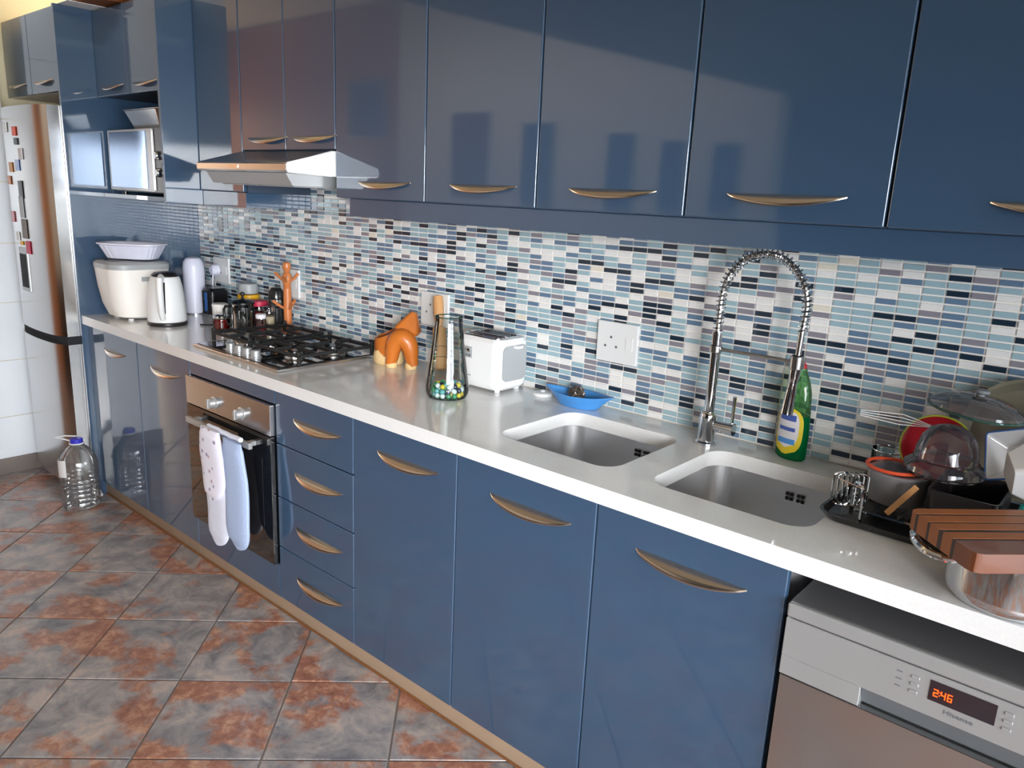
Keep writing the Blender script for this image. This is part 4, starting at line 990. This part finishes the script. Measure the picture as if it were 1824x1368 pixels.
for k in range(34):
    ph, th_ = rn.uniform(0, PI), rn.uniform(0, 2 * PI); u1 = Vector((math.sin(ph) * math.cos(th_), math.sin(ph) * math.sin(th_), math.cos(ph))); u2 = u1.orthogonal().normalized(); u3 = u1.cross(u2); off = u1 * rn.uniform(-0.012, 0.012)
    rr_ = 0.024 * math.sqrt(max(0.2, 1 - (off.length / 0.024) ** 2))
    g.tube([Vector((1.99, -0.068, Z + 0.0365)) + off + (u2 * math.cos(a) + u3 * math.sin(a)) * (rr_ + 0.002 * math.sin(5 * a + k)) for a in [2 * PI * i / 16 for i in range(16)]], 0.0022, 4, closed=True)
g.sphere((1.99, -0.068, Z + 0.0365), 0.020, 12, 8)
single('steel_scourer', g, 'scour', 'round grey steel wool scourer sitting in the blue dish', 'scourer')

# spring tap
t = thing('spring_tap', 'tall chrome pull-down tap with coil spring between the two sinks', 'tap', (2.46, -0.115, Z))
tx, ty = 2.46, -0.112
g = G(); g.lathe(tx, ty, [(0.029, Z), (0.029, Z + 0.006), (0.024, Z + 0.01), (0.023, Z + 0.075), (0.020, Z + 0.085), (0.017, Z + 0.09)], 30); part('base', g, 'chrome', t)
g = G(); g.lathe(tx, ty, [(0.0135, Z + 0.0905), (0.0135, Z + 0.305), (0.011, Z + 0.31)], 24); part('riser', g, 'chrome', t)
path = []
for i in range(61):
    s = i / 60
    if s < 0.18: path.append(Vector((tx, ty, Z + 0.30 + 0.09 * s / 0.18)))
    elif s < 0.86: a = PI * (s - 0.18) / 0.68; path.append(Vector((tx + 0.111 - 0.111 * math.cos(a), ty, Z + 0.39 + 0.128 * math.sin(a))))
    else: path.append(Vector((tx + 0.222 - 0.004 * (s - 0.86) / 0.14, ty, Z + 0.39 - 0.055 * (s - 0.86) / 0.14)))
g = G(); g.tube(path, 0.0065, 10); part('hose', g, 'steel', t)
g = G(); turns = 44; hp = []
N = turns * 12
cum = [0.0]
for a, b in zip(path, path[1:]): cum.append(cum[-1] + (b - a).length)
for i in range(N + 1):
    s = i / N
    s2 = s
    L_ = s2 * cum[-1]; k = max(0, min(len(cum) - 2, next((j for j in range(len(cum) - 1) if cum[j + 1] >= L_), len(cum) - 2))); f = (L_ - cum[k]) / (cum[k + 1] - cum[k] + 1e-9)
    p = path[k].lerp(path[k + 1], f); tn = (path[k + 1] - path[k]).normalized(); nn = Vector((0, 1, 0)); bb = tn.cross(nn); a = 2 * PI * turns * s
    hp.append(p + (nn * math.cos(a) + bb * math.sin(a)) * 0.0125)
g.tube(hp, 0.0021, 5); part('coil_spring', g, 'chrome', t)
g = G(); ex_ = tx + 0.218; g.tube([(ex_, ty, Z + 0.336), (ex_ - 0.002, ty, Z + 0.27)], 0.0075, 12); part('hose_end', g, 'steel', t)
g = G(); g.tube([(ex_ - 0.002, ty, Z + 0.2695), (ex_ - 0.004, ty, Z + 0.235), (ex_ - 0.005, ty, Z + 0.215), (ex_ - 0.006, ty, Z + 0.205), (ex_ - 0.007, ty, Z + 0.19), (ex_ - 0.011, ty, Z + 0.13)], 0.013, 18, rr=[0.0125, 0.0135, 0.0125, 0.0105, 0.0125, 0.0155]); part('spray_head', g, 'chrome', t)
g = G(); g.tube([(tx + 0.013, ty, Z + 0.262), (ex_ - 0.018, ty, Z + 0.262)], 0.005, 12); g.lathe(tx, ty, [(0.0145, Z + 0.252), (0.017, Z + 0.254), (0.017, Z + 0.27), (0.0145, Z + 0.272)], 20, False, False); g.lathe(ex_ - 0.002, ty, [(0.0145, Z + 0.245), (0.0175, Z + 0.247), (0.0175, Z + 0.277), (0.0145, Z + 0.279)], 20, False, False); part('holder_arm', g, 'steel', t)
g = G(); g.tube([(tx + 0.022, ty, Z + 0.055), (tx + 0.075, ty, Z + 0.055)], 0.015, 18, rr=[0.0145, 0.0165]); part('valve', g, 'chrome', t)
g = G(); g.tube([(tx + 0.068, ty, Z + 0.07), (tx + 0.070, ty - 0.004, Z + 0.145)], 0.004, 10, rr=[0.0035, 0.005]); part('lever', g, 'chrome', t)

# dish soap
sx_, sy_ = 2.668, -0.050
t = thing('dish_soap_bottle', 'green washing-up liquid bottle with a yellow label behind the right sink', 'soap bottle', (sx_, sy_, Z), rotz=R(-16))
def oval(a, b, z, n=30): return [(a * math.cos(q), b * math.sin(q), z) for q in [2 * PI * i / n for i in range(n)]]
g = G(); g.loft([oval(0.036, 0.022, 0.0), oval(0.042, 0.027, 0.006), oval(0.043, 0.028, 0.07), oval(0.040, 0.026, 0.118)]); part('liquid', g, 'soap', t, local=True)
g = G(); g.loft([oval(0.0405, 0.0265, 0.1185), oval(0.037, 0.025, 0.15), oval(0.036, 0.023, 0.175), oval(0.028, 0.019, 0.205), oval(0.016, 0.014, 0.228), oval(0.013, 0.013, 0.238)], cap0=False); part('shoulder', g, 'soap_clear', t, local=True)
g = G(); g.loft([oval(0.012, 0.012, 0.2385), oval(0.012, 0.012, 0.247), oval(0.008, 0.008, 0.250), oval(0.005, 0.005, 0.256)]); part('cap', g, 'red', t, local=True)
lab = G(); m = 14
def lp(u, v):   # label patch on the oval front (towards -y)
    a = -PI / 2 + u * 1.05; k = 1.035; return (0.043 * k * math.cos(a), 0.028 * k * math.sin(a) , v)
def label_patch(shape, zc, zh, off=0.0, ue=1.0):
    g = G(); rows = []
    for j in range(13):
        v = -1 + 2 * j / 12; w = shape(v) * ue
        row = []
        for i in range(13):
            u = (-1 + 2 * i / 12) * w; p = lp(u, zc + v * zh); row.append((p[0] * (1 + off), p[1] * (1 + off), p[2]))
        rows.append(row)
    g.loft(rows, False, False, False); return g
sh = lambda v: math.sqrt(max(0.02, 1 - abs(v) ** 3.2))
part('label', label_patch(sh, 0.078, 0.062), 'labelyellow', t, local=True)
lw = label_patch(lambda v: 0.72 * sh(v), 0.084, 0.05, 0.012); part('label_panel', lw, 'labelwhite', t, local=True)
for zc, zh, w, m_ in ((0.112, 0.008, 0.5, 'labelblue'), (0.082, 0.005, 0.5, 'labelblue'), (0.050, 0.007, 0.55, 'bluedish')):
    part('printed_band', label_patch(lambda v: w, zc, zh, 0.024), m_, t, local=True)

# ================================================================== DISH RACK AREA
t = thing('dish_rack', 'black drying tray with chrome wire rack right of the sinks', 'dish rack', (3.15, -0.22, Z))
g = G(); box_loft(g, [(2.872, 3.53, -0.395, -0.03, Z, 0.035), (2.865, 3.535, -0.40, -0.025, Z + 0.006, 0.04), (2.858, 3.54, -0.406, -0.02, Z + 0.016, 0.04), (2.864, 3.535, -0.400, -0.025, Z + 0.016, 0.038), (2.874, 3.525, -0.39, -0.035, Z + 0.006, 0.034)]); part('tray', g, 'black', t)
def wire(pts, r=0.0025): g = G(); g.tube(pts, r, 7); return g
def rounded_u(x, y, z0, z1, dx, dy, r=0.015):
    """upright wire loop from (x,y) to (x+dx,y+dy)"""
    L_ = math.hypot(dx, dy); ux, uy = dx / L_, dy / L_; pts = [(x, y, z0), (x, y, z1 - r)]
    for k in range(1, 6): a = PI / 2 * k / 5; pts.append((x + ux * (r - r * math.cos(a)), y + uy * (r - r * math.cos(a)), z1 - r + r * math.sin(a)))
    for k in range(0, 6): a = PI / 2 * k / 5; pts.append((x + ux * (L_ - r + r * math.sin(a)), y + uy * (L_ - r + r * math.sin(a)), z1 - r + r * math.cos(a)))
    pts += [(x + dx, y + dy, z1 - r), (x + dx, y + dy, z0)]; return pts
def ring_u(x, y, z0, z1, dx, dy):
    """closed tall wire ring with rounded ends, a cup holder"""
    L_ = math.hypot(dx, dy); ux, uy = dx / L_, dy / L_; r = L_ / 2; pts = []
    for k in range(9): a = PI * k / 8; pts.append((x + ux * (r - r * math.cos(a)), y + uy * (r - r * math.cos(a)), z0 + r - r * math.sin(a)))
    for k in range(9): a = PI * k / 8; pts.append((x + ux * (r + r * math.cos(a)), y + uy * (r + r * math.cos(a)), z1 - r * 0.4 + r * 0.4 * math.sin(a)))
    return pts
for k in range(4):
    g = G(); g.tube(ring_u(2.872 + k * 0.0085, -0.352 + k * 0.006, Z + 0.018, Z + 0.092, 0.034, 0.022), 0.0024, 7, closed=True); part('wire_loop', g, 'chrome', t)
g = G(); g.tube([(2.878, -0.346, Z + 0.078), (2.935, -0.372, Z + 0.078)], 0.0016, 7); part('cross_wire', g, 'chrome', t)
part('end_hoop', wire(rounded_u(2.945, -0.392, Z + 0.012, Z + 0.088, -0.026, 0.03), 0.0042), 'chrome', t)
part('rack_rail', wire([(2.93, -0.375, Z + 0.03), (3.50, -0.375, Z + 0.03), (3.50, -0.05, Z + 0.03), (2.93, -0.05, Z + 0.03), (2.93, -0.375, Z + 0.03)], 0.003), 'chrome', t)
for k in range(12):
    part('rack_wire', wire([(2.96 + k * 0.045, -0.375, Z + 0.03), (2.96 + k * 0.045, -0.365, Z + 0.024), (2.96 + k * 0.045, -0.06, Z + 0.024), (2.96 + k * 0.045, -0.05, Z + 0.03)], 0.0018), 'chrome', t)

cx_, cy_ = 2.975, -0.262
t = thing('plastic_tub', 'smoky grey plastic tub with an orange sealing ring on top, left in the rack', 'tub', (cx_, cy_, Z + 0.033))
g = G(); g.lathe(cx_, cy_, [(0.050, Z + 0.033), (0.055, Z + 0.037), (0.062, Z + 0.098), (0.059, Z + 0.101), (0.05, Z + 0.101)], 30, cap1=False); part('body', g, 'tubgrey', t)
g = G(); g.tube([(cx_ - 0.012 + 0.052 * math.cos(a), cy_ + 0.052 * math.sin(a), Z + 0.1065) for a in [2 * PI * i / 36 for i in range(36)]], 0.0038, 10, closed=True); part('sealing_ring', g, 'orange', t, label='orange sealing ring')
t = thing('glass_tumbler', 'clear glass tumbler standing behind the orange-ringed tub', 'glass', (2.915, -0.105, Z + 0.033))
g = G(); g.lathe(2.915, -0.115, [(0.03, Z + 0.033), (0.034, Z + 0.037), (0.038, Z + 0.098), (0.036, Z + 0.098), (0.032, Z + 0.042)], 26); part('wall', g, 'glass', t)
g = G(); g.tube([(2.915 + 0.037 * math.cos(a), -0.115 + 0.037 * math.sin(a), Z + 0.0985) for a in [2 * PI * i / 26 for i in range(26)]], 0.0014, 7, closed=True); part('rim', g, 'chrome', t)

t = thing('cutlery_drainer', 'dark box-shaped cutlery drainer below the glass bowl', 'drainer', (3.11, -0.32, Z + 0.033))
g = G(); box_loft(g, [(3.055, 3.17, -0.365, -0.20, Z + 0.033, 0.015), (3.05, 3.175, -0.37, -0.195, Z + 0.110, 0.015), (3.055, 3.17, -0.365, -0.20, Z + 0.110, 0.013), (3.06, 3.165, -0.36, -0.205, Z + 0.04, 0.01)]); part('body', g, 'coffee', t)
g = G(); g.T = Matrix.Translation((2.985, -0.358, Z + 0.034)) @ Matrix.Rotation(R(33), 4, 'Y')
g.box(-0.006, 0.006, -0.003, 0.003, 0, 0.085, 0.002); single('wooden_spatula', g, 'wood_pin', 'short wooden handle leaning in front of the grey tub', 'utensil')

bx_, by_ = 3.052, -0.245
t = thing('glass_mixing_bowl', 'large upturned smoky glass bowl in the middle of the rack', 'bowl', (bx_, by_, Z + 0.112))
g = G(); g.lathe(bx_, by_, [(0.070, Z + 0.113), (0.077, Z + 0.119), (0.075, Z + 0.130), (0.060, Z + 0.142), (0.058, Z + 0.160), (0.050, Z + 0.188), (0.036, Z + 0.206), (0.018, Z + 0.213), (0.003, Z + 0.214)], 36, cap0=False); part('shell', g, 'glass_grey', t)
g = G(); g.tube([(bx_ + 0.070 * math.cos(a), by_ + 0.070 * math.sin(a), Z + 0.113) for a in [2 * PI * i / 36 for i in range(36)]], 0.0028, 8, closed=True); part('rim', g, 'glass', t)
g = G(); g.tube([(bx_ + 0.061 * math.cos(a), by_ + 0.061 * math.sin(a), Z + 0.142) for a in [2 * PI * i / 36 for i in range(36)]], 0.0015, 6, closed=True); part('moulded_ridge', g, 'glass', t)

t = thing('red_bowl', 'red plastic bowl tilted behind the glass bowl', 'bowl', (3.0, -0.12, Z + 0.07))
Tm = Matrix.Translation((3.012, -0.135, Z + 0.128)) @ Matrix.Rotation(R(64), 4, 'X') @ Matrix.Rotation(R(10), 4, 'Y')
g = G(); g.T = Tm; g.lathe(0, 0, [(0.03, -0.035), (0.045, -0.028), (0.066, 0.0), (0.072, 0.02), (0.069, 0.02), (0.062, 0.002), (0.041, -0.024), (0.02, -0.031)], 34); part('bowl', g, 'red', t)
g = G(); g.T = Tm; g.tube([(0.0715 * math.cos(a), 0.0715 * math.sin(a), 0.021) for a in [2 * PI * i / 34 for i in range(34)]], 0.002, 8, closed=True); part('rim', g, 'limerim', t, label='yellow-green rim')


def sq_bowl(loc, ax, spin, s, label, rim='blueline'):
    t = thing('square_bowl', label, 'bowl', loc, group='white square bowls in the rack')
    Tm = Matrix.Translation(loc) @ Vector(ax).normalized().to_track_quat('Z', 'Y').to_matrix().to_4x4() @ Matrix.Rotation(spin, 4, 'Z')
    g = G(); g.T = Tm
    g.loft([[(x, y, z) for x, y in rrect(-a, a, -a, a, r, 5)] for a, z, r in [(s * 0.62, -0.35 * s, 0.010), (s * 0.66, -0.33 * s, 0.010), (s * 0.9, s * 0.25, 0.010), (s, s * 0.38, 0.008), (s * 0.965, s * 0.38, 0.008), (s * 0.86, s * 0.25, 0.008), (s * 0.55, -0.28 * s, 0.008)]]); part('bowl', g, 'ceramic', t)
    q = rrect(-s * 0.99, s * 0.99, -s * 0.99, s * 0.99, 0.008, 5)
    g = G(); g.T = Tm; g.tube([(x, y, s * 0.385) for x, y in q], 0.0018, 6, closed=True); part('rim_line', g, rim, t)
    return t


sq_bowl((3.168, -0.222, Z + 0.172), (-0.45, -0.80, 0.35), R(24), 0.050, 'white square bowl tipped on its side, its inside facing the glass bowl')
sq_bowl((3.188, -0.335, Z + 0.172), (0.85, 0.35, 0.15), R(24), 0.046, 'white square bowl nearest the right edge, showing its underside')
g = G(); g.T = Matrix.Translation((3.262, -0.150, Z + 0.185)) @ Matrix.Rotation(R(78), 4, 'X') @ Matrix.Rotation(R(-4), 4, 'Y')
g.lathe(0, 0, [(0.05, 0), (0.065, 0.004), (0.088, 0.012), (0.088, 0.015), (0.064, 0.008), (0.04, 0.004)], 40)
single('navy_plate', g, 'navy', 'dark blue plate standing upright behind the square bowls', 'plate')

t = thing('glass_pan_cover', 'large round glass pan lid with a green-tinted rim lying above the bowls', 'pan lid', (3.095, -0.20, Z + 0.23))
Tm = Matrix.Translation((3.082, -0.20, Z + 0.246)) @ Matrix.Rotation(R(1), 4, 'X') @ Matrix.Rotation(R(5), 4, 'Y')
g = G(); g.T = Tm; g.lathe(0, 0, [(0.088, 0.0), (0.085, 0.008), (0.065, 0.020), (0.035, 0.027), (0.002, 0.029)], 40, cap0=False); part('dome', g, 'glass_grey', t)
g = G(); g.T = Tm; g.tube([(0.088 * math.cos(a), 0.088 * math.sin(a), 0.0) for a in [2 * PI * i / 40 for i in range(40)]], 0.003, 8, closed=True); part('rim', g, 'glass_edge', t)
g = G(); g.T = Tm; g.lathe(0, 0, [(0.008, 0.0295), (0.007, 0.034), (0.016, 0.038), (0.014, 0.043), (0.006, 0.045)], 20); part('knob', g, 'print', t)
t = thing('frying_pan', 'grey-brown round pan leaning at the back, topmost in the rack', 'pan', (3.18, -0.07, Z + 0.15))
Tm = Matrix.Translation((3.165, -0.052, Z + 0.168)) @ Matrix.Rotation(R(80), 4, 'X')
M['pan'] = mat('worn_grey_brown_pan', (120, 114, 98), 0.45, 0.3, var=0.15)
g = G(); g.T = Tm; g.lathe(0, 0, [(0.098, 0.0), (0.112, 0.004), (0.128, 0.026), (0.131, 0.027), (0.131, 0.030), (0.124, 0.028), (0.108, 0.008), (0.05, 0.005)], 44); part('body', g, 'pan', t)
g = G(); g.T = Tm; g.tube([(0.12, -0.03, 0.026), (0.15, -0.045, 0.03), (0.19, -0.06, 0.03)], 0.008, 10); part('handle', g, 'coffee', t)
t = thing('whisk', 'thin white-wired whisk poking out left over the orange ring', 'whisk', (2.95, -0.16, Z + 0.18))
for k in range(4):
    g = G(); g.tube([(3.01, -0.205, Z + 0.192 + 0.001 * k), (2.95, -0.21 + (k - 1.5) * 0.008, Z + 0.197 + 0.006 * (k - 1.5)), (2.868, -0.218, Z + 0.196 + 0.004 * (k - 1.5))], 0.0011, 6); part('wire', g, 'white', t)
g = G(); g.tube([(3.009, -0.205, Z + 0.1935), (3.04, -0.203, Z + 0.192)], 0.004, 10); part('grip', g, 'chrome', t)
g = G(); box_loft(g, [(3.20, 3.31, -0.36, -0.25, Z + 0.033, 0.02), (3.195, 3.315, -0.365, -0.245, Z + 0.092, 0.02), (3.20, 3.31, -0.36, -0.25, Z + 0.092, 0.018), (3.205, 3.305, -0.355, -0.255, Z + 0.04, 0.015)])
single('teal_tub', g, 'teal', 'teal plastic tub under the white square bowls at the right edge', 'tub')

# pot with the striped board on it
px_, py_ = 3.224, -0.512
t = thing('saucepan', 'shiny steel saucepan at the worktop edge under the striped board', 'saucepan', (px_, py_, Z))
g = G(); g.lathe(px_, py_, [(0.082, Z), (0.088, Z + 0.003), (0.0945, Z + 0.012), (0.0965, Z + 0.025), (0.0965, Z + 0.092), (0.100, Z + 0.096), (0.100, Z + 0.099), (0.094, Z + 0.098), (0.094, Z + 0.02), (0.08, Z + 0.006)], 48); part('pan', g, 'chrome', t)
g = G(); hp = []
for i in range(17):
    a = -1 + 2 * i / 16; an = R(208 + 34 * a); rad = 0.095 + 0.058 * (1 - abs(a) ** 5)
    hp.append((px_ + rad * math.cos(an), py_ + rad * math.sin(an), Z + 0.084))
g.tube(hp, 0.006, 10, rr=[0.006 + 0.002 * (1 - abs(-1 + i / 8)) for i in range(17)]); part('handle', g, 'chrome', t)
bz0, bz1 = Z + 0.1003, Z + 0.132
t = thing('chopping_board', 'thick striped brown wooden chopping board lying across the saucepan', 'chopping board', (3.28, -0.53, bz0))
A = Vector((0.70, 0.714)).normalized(); Bv = Vector((A.y, -A.x)); c0 = Vector((3.066, -0.570))
L_, W_ = 0.34, 0.175
wds = [0.022, 0.007, 0.026, 0.006, 0.024, 0.010, 0.024, 0.007, 0.049]; W_ = sum(wds)
def PB(a, b): q = c0 + A * a + Bv * b; return (q.x, q.y)
b0 = 0.0; rc = 0.014
for k, wd in enumerate(wds):
    b1 = b0 + wd; lo, hi = b0 + 0.0002, b1 - 0.0002
    if k == 0: poly = [PB(rc, lo), PB(L_ - rc, lo), PB(L_ - rc * 0.3, lo + rc * 0.3), PB(L_, lo + rc), PB(L_, hi), PB(0, hi), PB(0, lo + rc), PB(rc * 0.3, lo + rc * 0.3)]
    elif k == len(wds) - 1: poly = [PB(0, lo), PB(L_, lo), PB(L_, hi - rc), PB(L_ - rc * 0.3, hi - rc * 0.3), PB(L_ - rc, hi), PB(rc, hi), PB(rc * 0.3, hi - rc * 0.3), PB(0, hi - rc)]
    else: poly = [PB(0, lo), PB(L_, lo), PB(L_, hi), PB(0, hi)]
    g = G(); g.prism(poly, bz0, bz1 - (0.0006 if k % 2 else 0), 'z'); part('wood_strip', g, 'brownstripe' if k % 2 else ('endgrain' if k == len(wds) - 1 else 'amberstripe'), t)
    b0 = b1

# ================================================================== ON THE FLOOR
wx, wy = -0.41, -0.70
t = thing('water_bottle', 'large clear plastic water bottle with blue cap on the floor by the fridge', 'bottle', (wx, wy, 0.001))
g = G(); prof = [(0.06, 0.001), (0.076, 0.006), (0.083, 0.02)]
for k in range(6): prof += [(0.083, 0.03 + k * 0.022), (0.079, 0.037 + k * 0.022), (0.079, 0.042 + k * 0.022), (0.083, 0.049 + k * 0.022)]
prof += [(0.083, 0.20), (0.081, 0.225), (0.07, 0.258), (0.045, 0.292), (0.027, 0.308), (0.024, 0.318)]
g.lathe(wx, wy, prof, 36); part('body', g, 'pet', t)
g = G(); g.lathe(wx, wy, [(0.027, 0.3185), (0.027, 0.336), (0.024, 0.339)], 24); part('cap', g, 'bluecap', t)
g = G(); g.tube([(wx + 0.03 * math.cos(a), wy + 0.03 * math.sin(a), 0.316) for a in [2 * PI * i / 24 for i in range(24)]], 0.003, 8, closed=True); part('collar', g, 'white', t)
g = G(); g.tube([(wx - 0.028, wy - 0.01, 0.318), (wx - 0.055, wy - 0.04, 0.33), (wx - 0.075, wy - 0.065, 0.336), (wx - 0.06, wy - 0.03, 0.342), (wx - 0.025, wy + 0.012, 0.34)], 0.003, 8); part('carry_strap', g, 'white', t)
g = G(); r1 = 0.0845; m = 14; rows = []
for j in range(2):
    z = (0.152, 0.235)[j]; rows.append([(wx + r1 * math.cos(R(a)), wy + r1 * math.sin(R(a)), z + 0.02 * ((a - 215) / 90)) for a in [215 + 88 * i / m for i in range(m + 1)]])
g.loft(rows, False, False, False); part('label', g, 'paper', t)
g = G(); g.loft([[(-0.486, -0.618, 0.012), (-0.425, -0.618, 0.012), (-0.425, -0.6065, 0.012), (-0.486, -0.6065, 0.012)], [(-0.486, -0.628, 0.02), (-0.40, -0.628, 0.03), (-0.40, -0.6065, 0.03), (-0.486, -0.6065, 0.02)], [(-0.486, -0.618, 0.062), (-0.455, -0.618, 0.064), (-0.455, -0.6065, 0.064), (-0.486, -0.6065, 0.062)]])
g.lathe(-0.463, -0.614, [(0.012, 0.001), (0.013, 0.008), (0.007, 0.0125)], 14)
single('panel_foot', g, 'white', 'small white wedge-shaped foot at the bottom of the tall blue panel', 'foot')
